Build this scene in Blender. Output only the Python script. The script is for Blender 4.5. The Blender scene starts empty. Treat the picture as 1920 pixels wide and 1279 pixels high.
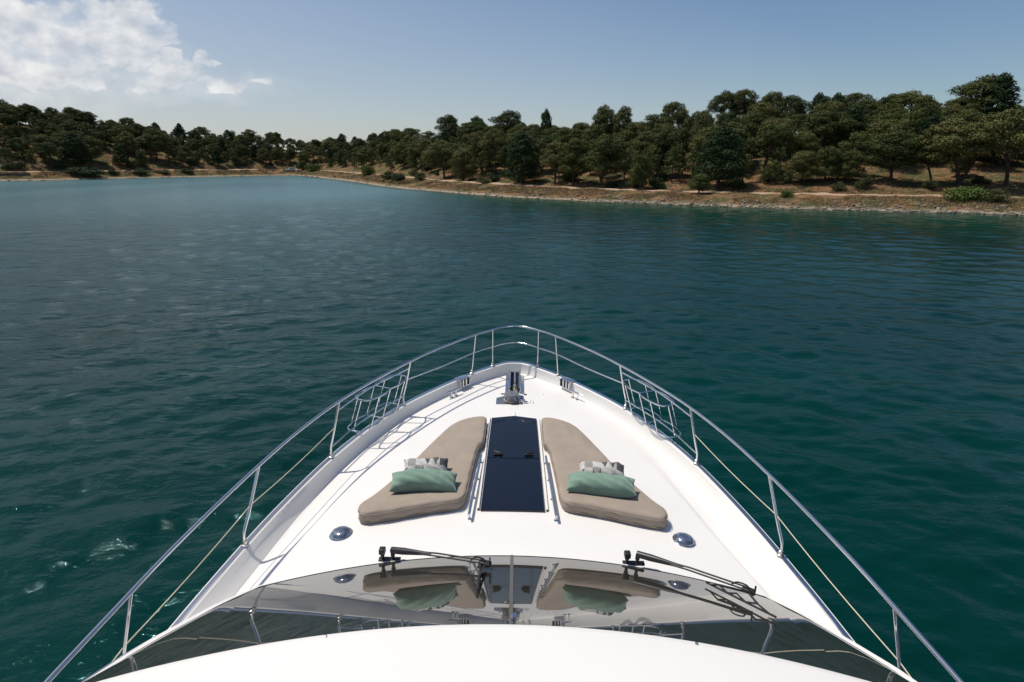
import bpy, bmesh, math, random
import numpy as np
from mathutils import Matrix, Vector
from mathutils.geometry import delaunay_2d_cdt

S = bpy.context.scene
COL = S.collection
R = math.radians
FPX, PCX, PCY = 1067.0, 960.0, 639.5      # lens in pixels of the 1920 px photograph
PITCH = R(17.45)

# ------------------------------------------------------------------ camera
cam_d = bpy.data.cameras.new('camera')
cam_d.sensor_width = 36.0
cam_d.lens = 36.0 * FPX / 1920.0
cam_d.clip_start = 0.05
cam_d.clip_end = 5000
cam = bpy.data.objects.new('camera', cam_d)
COL.objects.link(cam)
cam.location = (0, 0, 6.0)
cam.rotation_euler = (R(90) - PITCH, 0, 0)
S.camera = cam

# ------------------------------------------------------------------ sun and sky
SUN_AZ, SUN_EL = R(-69), R(65)            # azimuth from straight ahead (+Y), negative to the left
sd = Vector((math.sin(SUN_AZ) * math.cos(SUN_EL), math.cos(SUN_AZ) * math.cos(SUN_EL), math.sin(SUN_EL)))
sun_d = bpy.data.lights.new('sun', 'SUN')
sun_d.energy = 4.0
sun_d.angle = R(0.53)
sun_d.color = (1.0, 0.94, 0.85)
sun = bpy.data.objects.new('sun', sun_d)
COL.objects.link(sun)
sun.rotation_euler = sd.to_track_quat('Z', 'Y').to_euler()

S.view_settings.view_transform = 'Standard'
S.view_settings.look = 'None'
S.view_settings.exposure = 0.0
S.view_settings.gamma = 1.0
S.render.engine = 'CYCLES'
S.cycles.max_bounces = 6
S.cycles.transparent_max_bounces = 6
S.cycles.use_denoising = True
S.cycles.sample_clamp_indirect = 6.0

W = bpy.data.worlds.new('World')
S.world = W
W.use_nodes = True
nt = W.node_tree
nt.nodes.clear()
N = nt.nodes.new
L = nt.links.new
out = N('ShaderNodeOutputWorld')
bg = N('ShaderNodeBackground')
bg.inputs[1].default_value = 1.0
L(bg.outputs[0], out.inputs[0])
sky = N('ShaderNodeTexSky')
sky.sky_type = 'NISHITA'
sky.sun_disc = False
sky.sun_elevation = SUN_EL
sky.sun_rotation = SUN_AZ
sky.altitude = 0
sky.air_density = 1.0
sky.dust_density = .75
sky.ozone_density = 2.2


def mth(op, a, b=None, c=None, clamp=False, tree=None):
    n = (tree or nt).nodes.new('ShaderNodeMath')
    n.operation = op
    n.use_clamp = clamp
    for i, v in enumerate((a, b, c)):
        if v is None:
            continue
        if isinstance(v, (int, float)):
            n.inputs[i].default_value = v
        else:
            (tree or nt).links.new(v, n.inputs[i])
    return n.outputs[0]


skym = N('ShaderNodeVectorMath'); skym.operation = 'SCALE'
hs = N('ShaderNodeHueSaturation'); hs.inputs['Saturation'].default_value = 1.06
L(sky.outputs[0], hs.inputs['Color'])
tint = N('ShaderNodeVectorMath'); tint.operation = 'MULTIPLY'; tint.inputs[1].default_value = (.955, .985, 1.01)
L(hs.outputs[0], tint.inputs[0]); L(tint.outputs[0], skym.inputs[0])
skym.inputs[3].default_value = 0.090
tc = N('ShaderNodeTexCoord')
sep = N('ShaderNodeSeparateXYZ')
L(tc.outputs['Generated'], sep.inputs[0])
ysafe = mth('MAXIMUM', sep.outputs[1], 0.05)
uu = mth('DIVIDE', sep.outputs[0], ysafe)
vv = mth('DIVIDE', sep.outputs[2], ysafe)
front = mth('GREATER_THAN', sep.outputs[1], 0.06)
# cloud banks: sky directions (u = x/y, v = z/y) with half-widths, and how solid they are
CLOUDS = [(0, 40, 70, 50, 1.1), (45, 95, 95, 55, 1.1), (110, 60, 55, 40, 1.15), (170, 50, 50, 38, 1.15), (245, 56, 62, 34, 1.2), (285, 70, 40, 20, 1.1), (130, 100, 120, 38, .95), (70, 128, 120, 32, .78),
          (265, 118, 22, 22, .95), (310, 112, 30, 18, .8), (335, 132, 90, 24, .74), (395, 108, 26, 18, .9), (380, 124, 18, 12, .8), (150, 150, 240, 18, .66), (300, 155, 180, 14, .66), (430, 155, 80, 13, .68)]


def px_uv(px, py):
    x = (px - PCX) / FPX; q = -(py - PCY) / FPX
    y = math.cos(PITCH) + q * math.sin(PITCH)
    return x / y, (-math.sin(PITCH) + q * math.cos(PITCH)) / y


CLOUDS = [(*px_uv(a, b), c / FPX / 1.1, d / FPX / 1.1, e) for a, b, c, d, e in CLOUDS]
nz = N('ShaderNodeTexNoise'); nz.inputs['Scale'].default_value = 1.0
cb = N('ShaderNodeCombineXYZ')
L(mth('MULTIPLY', uu, 11.0), cb.inputs[0]); L(mth('MULTIPLY', vv, 17.0), cb.inputs[1])
L(cb.outputs[0], nz.inputs['Vector'])
nz.inputs['Detail'].default_value = 9.0; nz.inputs['Roughness'].default_value = 0.55
nz2 = N('ShaderNodeTexNoise'); nz2.inputs['Scale'].default_value = 1.9; nz2.inputs['Detail'].default_value = 6.0
L(cb.outputs[0], nz2.inputs['Vector'])
wn1 = N('ShaderNodeTexNoise'); wn1.inputs['Scale'].default_value = 1.6; wn1.inputs['Detail'].default_value = 6.0; wn1.inputs['Roughness'].default_value = .5
L(cb.outputs[0], wn1.inputs['Vector'])
wsep = N('ShaderNodeSeparateColor'); L(wn1.outputs['Color'], wsep.inputs[0])
wu = mth('ADD', uu, mth('MULTIPLY', mth('SUBTRACT', wsep.outputs[0], .5), .10))
wv = mth('ADD', vv, mth('MULTIPLY', mth('SUBTRACT', wsep.outputs[1], .5), .075))
mask = None
for (cu, cv, ru, rv, st) in CLOUDS:
    a = mth('DIVIDE', mth('SUBTRACT', wu, cu), ru)
    b = mth('DIVIDE', mth('SUBTRACT', wv, cv), rv)
    e = mth('MULTIPLY', mth('SUBTRACT', 1.0, mth('ADD', mth('MULTIPLY', a, a), mth('MULTIPLY', b, b))), 0.55)
    e = mth('MAXIMUM', mth('ADD', e, st - 0.62), -1.0)
    mask = e if mask is None else mth('MAXIMUM', mask, e)
mask = mth('MINIMUM', mask, 0.55)
dens = mth('ADD', mask, mth('MULTIPLY', mth('SUBTRACT', nz.outputs[0], 0.5), 2.4))
mr = N('ShaderNodeMapRange'); mr.interpolation_type = 'SMOOTHSTEP'
mr.inputs[1].default_value = 0.02; mr.inputs[2].default_value = 0.72
L(dens, mr.inputs[0])
veil = None
for (cx_, cy_, rx_, ry_, st) in ((60, 120, 330, 110, .45), (300, 160, 280, 40, .30)):
    cu, cv = px_uv(cx_, cy_)
    a = mth('DIVIDE', mth('SUBTRACT', wu, cu), rx_ / FPX / 1.1); b = mth('DIVIDE', mth('SUBTRACT', wv, cv), ry_ / FPX / 1.1)
    e = mth('MULTIPLY', mth('MAXIMUM', mth('SUBTRACT', 1.0, mth('ADD', mth('MULTIPLY', a, a), mth('MULTIPLY', b, b))), 0.0), st)
    veil = e if veil is None else mth('MAXIMUM', veil, e)
cov = mth('MULTIPLY', mth('MAXIMUM', mth('MULTIPLY', mr.outputs[0], 0.93), veil), front)
ccol = N('ShaderNodeMix'); ccol.data_type = 'RGBA'
L(mth('MULTIPLY', mth('SUBTRACT', nz2.outputs[0], 0.32), 3.0, clamp=True), ccol.inputs[0])
ccol.inputs[6].default_value = (.56, .59, .65, 1)
ccol.inputs[7].default_value = (.90, .89, .88, 1)
mix = N('ShaderNodeMix'); mix.data_type = 'RGBA'
hz_f = mth('ADD', mth('ADD', .10, mth('MULTIPLY', uu, -.30)), mth('MULTIPLY', mth('MAXIMUM', mth('SUBTRACT', 1.0, mth('DIVIDE', mth('ABSOLUTE', vv), .25)), 0.0), .20), clamp=True)
hz_f = mth('MULTIPLY', mth('MINIMUM', hz_f, .5), front)
hz = N('ShaderNodeMix'); hz.data_type = 'RGBA'          # thin bright haze, thickest towards the sun side and low down
L(hz_f, hz.inputs[0]); L(skym.outputs[0], hz.inputs[6]); hz.inputs[7].default_value = (.62, .60, .62, 1)
L(cov, mix.inputs[0]); L(hz.outputs[2], mix.inputs[6]); L(ccol.outputs[2], mix.inputs[7])
L(mix.outputs[2], bg.inputs[0])


# ------------------------------------------------------------------ helpers
def mat(name, col, rough=.5, metal=0., ior=1.5, noise=None, bump=None, coord='Object', coat=0.):
    """principled material; noise=(scale, amount) varies the value, bump=(scale, strength, distance)"""
    m = bpy.data.materials.new(name)
    m.use_nodes = True
    t = m.node_tree
    p = t.nodes['Principled BSDF']
    p.inputs['Base Color'].default_value = (*col, 1)
    p.inputs['Roughness'].default_value = rough
    p.inputs['Metallic'].default_value = metal
    p.inputs['IOR'].default_value = ior
    p.inputs['Coat Weight'].default_value = coat
    c = t.nodes.new('ShaderNodeTexCoord')
    if noise:
        n = t.nodes.new('ShaderNodeTexNoise')
        n.inputs['Scale'].default_value = noise[0]
        n.inputs['Detail'].default_value = 6
        t.links.new(c.outputs[coord], n.inputs['Vector'])
        r = t.nodes.new('ShaderNodeMapRange')
        r.inputs[1].default_value = .3; r.inputs[2].default_value = .7
        r.inputs[3].default_value = 1 - noise[1]; r.inputs[4].default_value = 1 + noise[1]
        t.links.new(n.outputs[0], r.inputs[0])
        v = t.nodes.new('ShaderNodeVectorMath'); v.operation = 'SCALE'
        v.inputs[0].default_value = col
        t.links.new(r.outputs[0], v.inputs[3])
        t.links.new(v.outputs[0], p.inputs['Base Color'])
    if bump:
        n = t.nodes.new('ShaderNodeTexNoise')
        n.inputs['Scale'].default_value = bump[0]
        n.inputs['Detail'].default_value = 5
        t.links.new(c.outputs[coord], n.inputs['Vector'])
        b = t.nodes.new('ShaderNodeBump')
        b.inputs['Strength'].default_value = bump[1]
        b.inputs['Distance'].default_value = bump[2]
        t.links.new(n.outputs[0], b.inputs['Height'])
        t.links.new(b.outputs[0], p.inputs['Normal'])
    return m


def mesh_obj(name, verts, faces, m, parent=None, smooth=True, link=True):
    me = bpy.data.meshes.new(name)
    me.from_pydata([tuple(map(float, v)) for v in verts], [], [tuple(map(int, f)) for f in faces])
    if smooth:
        me.polygons.foreach_set('use_smooth', [True] * len(me.polygons))
    me.update()
    if m is not None:
        me.materials.append(m)
    o = bpy.data.objects.new(name, me)
    if link:
        COL.objects.link(o)
    if parent is not None:
        o.parent = parent
    return o


def tag(o, label=None, cat=None, group=None, kind=None):
    if label: o['label'] = label
    if cat: o['category'] = cat
    if group: o['group'] = group
    if kind: o['kind'] = kind
    return o


def empty(name, loc=(0, 0, 0)):
    o = bpy.data.objects.new(name, None)
    o.empty_display_size = .3
    COL.objects.link(o)
    o.location = loc
    return o


class MB:
    """collects shapes, builds them as one mesh"""
    def __init__(s):
        s.v = []; s.f = []

    def add(s, v, f):
        b = len(s.v)
        s.v += [tuple(map(float, p)) for p in v]
        s.f += [tuple(int(i) + b for i in q) for q in f]
        return s

    def grid(s, P, closed_u=False, closed_v=False, flip=False):
        P = np.asarray(P, float); n, m = P.shape[:2]
        f = []
        for i in range(n if closed_u else n - 1):
            for j in range(m if closed_v else m - 1):
                a = i * m + j; b = ((i + 1) % n) * m + j
                c = ((i + 1) % n) * m + (j + 1) % m; d = i * m + (j + 1) % m
                f.append((a, d, c, b) if flip else (a, b, c, d))
        return s.add(P.reshape(-1, 3), f)

    def tube(s, pts, r, n=10, closed=False, cap=True):
        P = np.asarray(pts, float)
        k = len(P)
        rs = np.broadcast_to(np.asarray(r, float), (k,))
        if closed:
            T = np.roll(P, -1, 0) - np.roll(P, 1, 0)
        else:
            T = np.gradient(P, axis=0)
        T /= np.maximum(np.linalg.norm(T, axis=1, keepdims=True), 1e-9)
        up = np.array([0, 0, 1.]) if abs(T[0][2]) < .9 else np.array([1., 0, 0])
        rings = []
        u = np.cross(up, T[0]); u /= np.linalg.norm(u)
        for i in range(k):
            u = u - T[i] * (u @ T[i]); u /= max(np.linalg.norm(u), 1e-9)
            w = np.cross(T[i], u)
            a = np.arange(n) * 2 * math.pi / n
            rings.append(P[i] + rs[i] * (np.outer(np.cos(a), u) + np.outer(np.sin(a), w)))
        G = np.array(rings)
        b = len(s.v)
        s.grid(G, closed_u=closed, closed_v=True, flip=True)
        if cap and not closed:
            s.f.append(tuple(b + j for j in range(n)))
            s.f.append(tuple(b + (k - 1) * n + j for j in reversed(range(n))))
        return s

    def box(s, c, d, rz=0, bev=0.0, M=None):
        bm = bmesh.new()
        bmesh.ops.create_cube(bm, size=1)
        bmesh.ops.scale(bm, vec=d, verts=bm.verts)
        if bev > 0:
            bmesh.ops.bevel(bm, geom=bm.edges[:], offset=bev, segments=2, affect='EDGES', profile=.6)
        mm = Matrix.Translation(c) @ Matrix.Rotation(rz, 4, 'Z')
        if M is not None: mm = Matrix.Translation(c) @ M
        bm.transform(mm)
        bm.verts.index_update()
        s.add([v.co[:] for v in bm.verts], [[v.index for v in f.verts] for f in bm.faces])
        bm.free()
        return s

    def lathe(s, prof, c=(0, 0, 0), n=24, axis='Z', M=None):
        G = []
        for (r, z) in prof:
            a = np.arange(n) * 2 * math.pi / n
            G.append(np.stack([r * np.cos(a), r * np.sin(a), np.full(n, z)], 1))
        G = np.array(G)
        if M is not None:
            G = G @ np.array(M.to_3x3()).T
        G = G + np.array(c)
        return s.grid(G, closed_v=True, flip=True)

    def build(s, name, m, parent=None, smooth=True, auto=True, link=True):
        o = mesh_obj(name, s.v, s.f, m, parent, smooth, link)
        if smooth and auto:
            me = o.data
            try:
                me.set_sharp_from_angle(angle=R(40))
            except Exception:
                pass
        return o


def catmull(pts, n=12):
    P = np.asarray(pts, float)
    P = np.vstack([2 * P[0] - P[1], P, 2 * P[-1] - P[-2]])
    o = []
    for i in range(1, len(P) - 2):
        for t in np.arange(n) / n:
            a, b, c, d = P[i - 1:i + 3]
            o.append(.5 * ((2 * b) + (-a + c) * t + (2 * a - 5 * b + 4 * c - d) * t * t + (-a + 3 * b - 3 * c + d) * t ** 3))
    o.append(P[-2])
    return np.array(o)


def interp(x, xs, ys):
    return np.interp(x, xs, ys)


def smooth01(t):
    t = np.clip(t, 0, 1)
    return t * t * (3 - 2 * t)


def vnoise(x, y, seed=0):
    """cheap smooth value noise for arrays"""
    x = np.asarray(x, float); y = np.asarray(y, float)
    xi = np.floor(x).astype(np.int64); yi = np.floor(y).astype(np.int64)
    fx = x - xi; fy = y - yi
    fx = fx * fx * (3 - 2 * fx); fy = fy * fy * (3 - 2 * fy)

    def h(a, b):
        n = (a * 374761393 + b * 668265263 + seed * 974711) & 0x7fffffff
        n = ((n ^ (n >> 13)) * 1274126177) & 0x7fffffff
        return ((n ^ (n >> 16)) & 0xffff) / 65535.0
    return (h(xi, yi) * (1 - fx) + h(xi + 1, yi) * fx) * (1 - fy) + (h(xi, yi + 1) * (1 - fx) + h(xi + 1, yi + 1) * fx) * fy


def px_az(px, py):
    """azimuth and elevation tangent of a photograph direction"""
    x = (px - PCX) / FPX; q = -(py - PCY) / FPX
    y = math.cos(PITCH) + q * math.sin(PITCH)
    z = -math.sin(PITCH) + q * math.cos(PITCH)
    return math.atan2(x, y), z / math.hypot(x, y)


rng = np.random.default_rng(7)
random.seed(7)
# ================================================================== WATER, SHORE AND HILL
SHORE = np.array([(-80, 225), (-62, 250), (-52, 262), (-45.1, 262), (-40.9, 256), (-37.2, 258), (-34.4, 266), (-29.6, 280), (-25.5, 286), (-22.6, 296),
                  (-20.3, 300), (-18.8, 268), (-17.5, 235), (-14.2, 176), (-12.4, 155), (-10.3, 138.5), (-5.7, 118.1), (-.5, 104), (7.3, 94.5), (14.8, 89),
                  (21.9, 86.5), (28.4, 86.8), (34.2, 88.3), (41.4, 91.4), (46.4, 93.5), (55, 101), (66, 118), (78, 150)])
_sa = np.arange(-80, 78.01, 0.25)
_sr = np.interp(_sa, SHORE[:, 0], SHORE[:, 1])
_k = np.hanning(11); _k /= _k.sum()
_sr = np.convolve(np.pad(_sr, 5, mode='edge'), _k, 'valid')
_wig = (vnoise(_sr * 0 + _sa * 1.3, _sa * 0, 3) - .5) * 1.6 + (vnoise(_sa * 4.1, _sa * 0, 5) - .5) * .7
_sr = _sr + _wig * np.clip(_sr / 150, .7, 1.6)
_sx = _sr * np.sin(np.radians(_sa)); _sy = _sr * np.cos(np.radians(_sa))


def shore_dist(x, y):
    """signed distance to the waterline, positive on land"""
    x = np.atleast_1d(np.asarray(x, float)).ravel(); y = np.atleast_1d(np.asarray(y, float)).ravel()
    ax, ay = _sx[:-1], _sy[:-1]
    dx, dy = np.diff(_sx), np.diff(_sy)
    l2 = dx * dx + dy * dy
    res = np.empty(len(x))
    for i in range(0, len(x), 4000):
        px, py = x[i:i + 4000, None], y[i:i + 4000, None]
        t = np.clip(((px - ax) * dx + (py - ay) * dy) / l2, 0, 1)
        res[i:i + 4000] = np.sqrt(((px - ax - t * dx) ** 2 + (py - ay - t * dy) ** 2).min(1))
    az = np.degrees(np.arctan2(x, y))
    s = np.where(np.hypot(x, y) > np.interp(az, _sa, _sr), 1., -1.)
    return res * s


SKY = np.array([(-400, 170), (0, 181), (60, 193), (120, 203), (180, 207), (240, 217), (280, 229), (330, 233), (400, 236), (480, 241), (520, 247), (560, 253), (620, 257),
                (680, 251), (720, 240), (760, 240), (800, 240), (850, 232), (900, 226), (970, 222), (1030, 232), (1080, 234), (1140, 222), (1190, 222), (1230, 214),
                (1280, 205), (1320, 185), (1380, 178), (1450, 182), (1500, 178), (1560, 174), (1620, 168), (1700, 168), (1780, 168), (1840, 172), (1900, 180), (1960, 184), (2400, 190)], float)
_ka = np.array([px_az(a, b) for a, b in SKY])
_skaz, _skel = np.degrees(_ka[:, 0]), _ka[:, 1]
RIDGE = lambda az: np.interp(az, [-45, -30, -22, -16, -10, 0, 12, 25, 45], [75, 60, 45, 42, 42, 46, 50, 60, 62])
ZS = lambda az: np.interp(az, [-45, -22, -15, -5, 10], [2.0, 1.9, 1.4, 1.15, 1.0])
TREE_H = lambda az: np.interp(az, [-45, -20, -10, 5, 30], [9.0, 8.5, 8.0, 7.6, 8.2])
# ridge ground height per azimuth, so that trees on it reach the skyline
_ra = np.arange(-80, 78.1, 1.0)
_rh = []
for a in _ra:
    r0 = np.interp(a, _sa, _sr)
    rr = r0 + np.arange(5, 260, 3.)
    dd = shore_dist(rr * math.sin(math.radians(a)), rr * math.cos(math.radians(a)))
    hit = np.argmax(dd > RIDGE(a)) if (dd > RIDGE(a)).any() else len(rr) - 1
    _rh.append(6 + np.interp(a, _skaz, _skel) * rr[hit] - TREE_H(a))
_rh = np.convolve(np.pad(np.array(_rh), 2, mode='edge'), [.15, .2, .3, .2, .15], 'valid')


def ground_z(x, y, d=None):
    x = np.atleast_1d(np.asarray(x, float)).ravel(); y = np.atleast_1d(np.asarray(y, float)).ravel()
    if d is None: d = shore_dist(x, y)
    az = np.degrees(np.arctan2(x, y))
    p = np.interp(d, [-40, -12, -3, -.6, 0, 1.5, 3, 5, 8, 10.5, 13.5, 16, 20], [-6, -3, -1., -.22, 0, .22, .42, .85, 1.22, 1.4, 1.45, 1.85, 2.3])
    p = np.where(d > 0, p * ZS(az), p)
    rd = RIDGE(az)
    t = np.clip((d - 15) / (rd - 15), 0, 1)
    top = np.interp(az, _ra, _rh) - 2.3 * ZS(az)
    h = p + top * (0.55 * t + .45 * smooth01(t))
    far = np.clip(d - rd, 0, None)
    h = h - np.minimum(far * .06, 8)
    h = h + (vnoise(x * .11, y * .11, 1) - .5) * np.clip(d - 14, 0, 10) * .12 + (vnoise(x * .55, y * .55, 2) - .5) * np.clip(d, 0, 4) * .09
    h = h + (vnoise(x * 1.9, y * 1.9, 12) - .5) * np.clip(d, 0, 2) * .07 * (np.abs(d - 12) > 1.6)
    return h


# ---- terrain sheet
t_az = np.arange(-80, 78.01, 0.35)
t_off = np.concatenate([[-60, -30, -14, -8, -5, -3, -2, -1.2, -.6, -.2], np.arange(.2, 34, .55), np.arange(34, 110, 2.2), np.geomspace(110, 1500, 30)])
A, O = np.meshgrid(np.radians(t_az), t_off)
Rr = np.interp(np.degrees(A), _sa, _sr) + O
TX, TY = Rr * np.sin(A), Rr * np.cos(A)
td = shore_dist(TX, TY)
TZ = ground_z(TX, TY, td)
P = np.stack([TX.ravel(), TY.ravel(), TZ], 1).reshape(*A.shape, 3)

gm = bpy.data.materials.new('ground'); gm.use_nodes = True
t = gm.node_tree; pb = t.nodes['Principled BSDF']; pb.inputs['Roughness'].default_value = .95
pb.inputs['Specular IOR Level'].default_value = .1
at = t.nodes.new('ShaderNodeAttribute'); at.attribute_name = 'dist'
geo = t.nodes.new('ShaderNodeNewGeometry')


def tnoise(tree, vec, scale, det=5, rough=.6):
    n = tree.nodes.new('ShaderNodeTexNoise'); n.inputs['Scale'].default_value = scale
    n.inputs['Detail'].default_value = det; n.inputs['Roughness'].default_value = rough
    tree.links.new(vec, n.inputs['Vector']); return n.outputs[0]


def ramp(tree, fac, stops):
    r = tree.nodes.new('ShaderNodeValToRGB')
    e = r.color_ramp.elements
    e[0].position = stops[0][0]; e[0].color = (*stops[0][1], 1)
    e[1].position = stops[-1][0]; e[1].color = (*stops[-1][1], 1)
    for p_, c_ in stops[1:-1]:
        k = e.new(p_); k.color = (*c_, 1)
    tree.links.new(fac, r.inputs[0]); return r.outputs[0]


def mixc(tree, fac, a, b):
    m = tree.nodes.new('ShaderNodeMix'); m.data_type = 'RGBA'
    for i, v in ((0, fac), (6, a), (7, b)):
        if isinstance(v, (int, float)): m.inputs[i].default_value = v
        elif isinstance(v, tuple): m.inputs[i].default_value = (*v, 1)
        else: tree.links.new(v, m.inputs[i])
    return m.outputs[2]


pos = geo.outputs['Position']
n1 = tnoise(t, pos, .22, 4); n2 = tnoise(t, pos, 1.3, 6, .7); n3 = tnoise(t, pos, 4.5, 3)
soil = ramp(t, n2, [(.3, (.085, .045, .022)), (.5, (.18, .10, .05)), (.7, (.30, .19, .10))])
scrub = ramp(t, n2, [(.3, (.03, .035, .014)), (.55, (.09, .085, .035)), (.75, (.22, .17, .09))])
base = mixc(t, ramp(t, n1, [(.42, (0, 0, 0)), (.56, (1, 1, 1))]), soil, scrub)
beach = ramp(t, n3, [(.3, (.12, .095, .07)), (.5, (.29, .235, .17)), (.7, (.50, .43, .335))])
path = ramp(t, n2, [(.3, (.34, .22, .145)), (.7, (.50, .36, .25))])
dj = mth('ADD', at.outputs['Fac'], mth('MULTIPLY', mth('SUBTRACT', n2, .5, tree=t), 3.2, tree=t), tree=t)
fb = mth('SUBTRACT', 1.0, mth('DIVIDE', mth('SUBTRACT', dj, 1.1, tree=t), .9, tree=t), tree=t, clamp=True)
c = mixc(t, fb, base, beach)
dp = mth('ABSOLUTE', mth('SUBTRACT', mth('ADD', at.outputs['Fac'], mth('MULTIPLY', mth('SUBTRACT', n2, .5, tree=t), .8, tree=t), tree=t), 12.0, tree=t), tree=t)
fp = mth('MULTIPLY', mth('SUBTRACT', 1.7, dp, tree=t), 2.5, tree=t, clamp=True)
c = mixc(t, fp, c, path)
wet = mth('SUBTRACT', 1.0, mth('DIVIDE', at.outputs['Fac'], .6, tree=t), tree=t, clamp=True)
c = mixc(t, wet, c, (.07, .055, .035))
t.links.new(c, pb.inputs['Base Color'])
bmp = t.nodes.new('ShaderNodeBump'); bmp.inputs['Strength'].default_value = .8; bmp.inputs['Distance'].default_value = .12
t.links.new(n3, bmp.inputs['Height']); t.links.new(bmp.outputs[0], pb.inputs['Normal'])

mb = MB().grid(P, flip=True)
terrain = mb.build('terrain', gm, auto=False)
tag(terrain, kind='structure')
at_ = terrain.data.attributes.new('dist', 'FLOAT', 'POINT')
at_.data.foreach_set('value', td.astype(np.float32))

# ---- sea
w_az = np.concatenate([np.arange(-180, -72, 3.), np.arange(-72, 72, .22), np.arange(72, 180.1, 3.)])
w_r = np.concatenate([[.5, 1.0, 1.6], np.geomspace(2.2, 330, 860), np.geomspace(345, 4000, 26)])
A, RR = np.meshgrid(np.radians(w_az), w_r)
WX, WY = RR * np.sin(A), RR * np.cos(A)
WZ = np.zeros_like(WX)
cell = .0059 * RR
wr = np.random.default_rng(21)
left = smooth01((-(np.degrees(np.arctan2(WX, WY))) - 4) / 26) * smooth01((45 - RR) / 32)
gust = .8 + .4 * vnoise(WX * .09 + 40, WY * .05, 8) ** 1.2
for i in range(84):
    lam = .22 * (15 ** (wr.random() ** 1.25))
    th = wr.normal(.15, .62)
    kx, ky = math.sin(th) * 2 * math.pi / lam, math.cos(th) * 2 * math.pi / lam
    ph = wr.random() * 6.28
    slope = .0145 if lam > 1.2 else .0225
    amp = slope * lam / 6.283
    fade = smooth01(lam / cell / 3.0 - 1.0)
    warp = 1.5 * np.sin(WX * .37 + i) * np.sin(WY * .29 + 2 * i) + 1.1 * np.sin(WX * .9 + 3 * i) * np.sin(WY * .8 + i)
    WZ += amp * fade * gust * np.sin(kx * WX + ky * WY + ph + warp)
for i in range(12):
    lam = wr.uniform(1.3, 3.8)
    th = wr.normal(-.75, .22)
    kx, ky = math.sin(th) * 2 * math.pi / lam, math.cos(th) * 2 * math.pi / lam
    WZ += .021 * lam / 6.283 * left * np.sin(kx * WX + ky * WY + wr.random() * 6.28 + 1.2 * np.sin(WX * .21 + i) * np.cos(WY * .17 + i))
for i in range(26):
    lam = wr.uniform(.28, .7)
    th = wr.uniform(-1.5, 1.2)
    kx, ky = math.sin(th) * 2 * math.pi / lam, math.cos(th) * 2 * math.pi / lam
    WZ += .013 * lam / 6.283 * left * smooth01(lam / cell / 3.0 - 1.0) * np.sin(kx * WX + ky * WY + wr.random() * 6.28)
P = np.stack([WX, WY, WZ], 2)
wm = bpy.data.materials.new('sea_water'); wm.use_nodes = True
t = wm.node_tree; pb = t.nodes['Principled BSDF']
pb.inputs['IOR'].default_value = 1.333; pb.inputs['Specular IOR Level'].default_value = .28; pb.inputs['Specular Tint'].default_value = (.30, .90, 1.0, 1); pb.inputs['Roughness'].default_value = .035
geo = t.nodes.new('ShaderNodeNewGeometry'); pos = geo.outputs['Position']
at = t.nodes.new('ShaderNodeAttribute'); at.attribute_name = 'dist'
mp = t.nodes.new('ShaderNodeMapping'); mp.inputs['Scale'].default_value = (.55, 1.0, 1.0); mp.inputs['Rotation'].default_value = (0, 0, .12)
t.links.new(pos, mp.inputs['Vector'])
b1 = tnoise(t, mp.outputs[0], 3.0, 3, .55); b2 = tnoise(t, mp.outputs[0], 9.0, 3, .6)
big = tnoise(t, pos, .07, 3, .5)
fr_ = tnoise(t, mp.outputs[0], .85, 7, .56)
hh = mth('MULTIPLY', fr_, .62, tree=t)
mp2 = t.nodes.new('ShaderNodeMapping'); mp2.inputs['Scale'].default_value = (.30, 1.0, 1.0); t.links.new(pos, mp2.inputs['Vector'])
swell = tnoise(t, mp2.outputs[0], .40, 5, .62)
ln0 = t.nodes.new('ShaderNodeVectorMath'); ln0.operation = 'LENGTH'; t.links.new(pos, ln0.inputs[0])
open_ = mth('DIVIDE', mth('SUBTRACT', ln0.outputs['Value'], 35.0, tree=t), 70.0, tree=t, clamp=True)
hh = mth('ADD', hh, mth('MULTIPLY', mth('MULTIPLY', swell, .55, tree=t), open_, tree=t), tree=t)
bmp = t.nodes.new('ShaderNodeBump'); bmp.inputs['Strength'].default_value = 1.0; bmp.inputs['Distance'].default_value = .28
px_ = t.nodes.new('ShaderNodeSeparateXYZ'); t.links.new(pos, px_.inputs[0])
chop = mth('DIVIDE', mth('ADD', px_.outputs[0], 1.0, tree=t), -9.0, tree=t, clamp=True)
lee0 = mth('DIVIDE', mth('ADD', px_.outputs[0], 6.0, tree=t), 34.0, tree=t, clamp=True)
hh = mth('MULTIPLY', hh, mth('SUBTRACT', mth('ADD', 1.0, mth('MULTIPLY', chop, .45, tree=t), tree=t), mth('MULTIPLY', lee0, .55, tree=t), tree=t), tree=t)
t.links.new(hh, bmp.inputs['Height']); t.links.new(bmp.outputs[0], pb.inputs['Normal'])
deep = ramp(t, big, [(.35, (.0002, .0205, .0175)), (.65, (.0003, .0300, .0260))])
fs = mth('MULTIPLY', mth('ADD', mth('DIVIDE', at.outputs['Fac'], 7.0, tree=t), 1.0, tree=t), 1.0, tree=t, clamp=True)
c = mixc(t, mth('MULTIPLY', fs, fs, tree=t), deep, (.075, .06, .026))
fs2 = mth('MULTIPLY', mth('ADD', mth('DIVIDE', at.outputs['Fac'], 40.0, tree=t), 1.0, tree=t), .85, tree=t, clamp=True)
c = mixc(t, mth('MULTIPLY', fs2, fs2, tree=t), c, (.002, .060, .040))
ln = t.nodes.new('ShaderNodeVectorMath'); ln.operation = 'LENGTH'; t.links.new(pos, ln.inputs[0])
rr_ = t.nodes.new('ShaderNodeMapRange'); rr_.inputs[1].default_value = 12; rr_.inputs[2].default_value = 120; rr_.inputs[3].default_value = .035; rr_.inputs[4].default_value = .20
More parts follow.
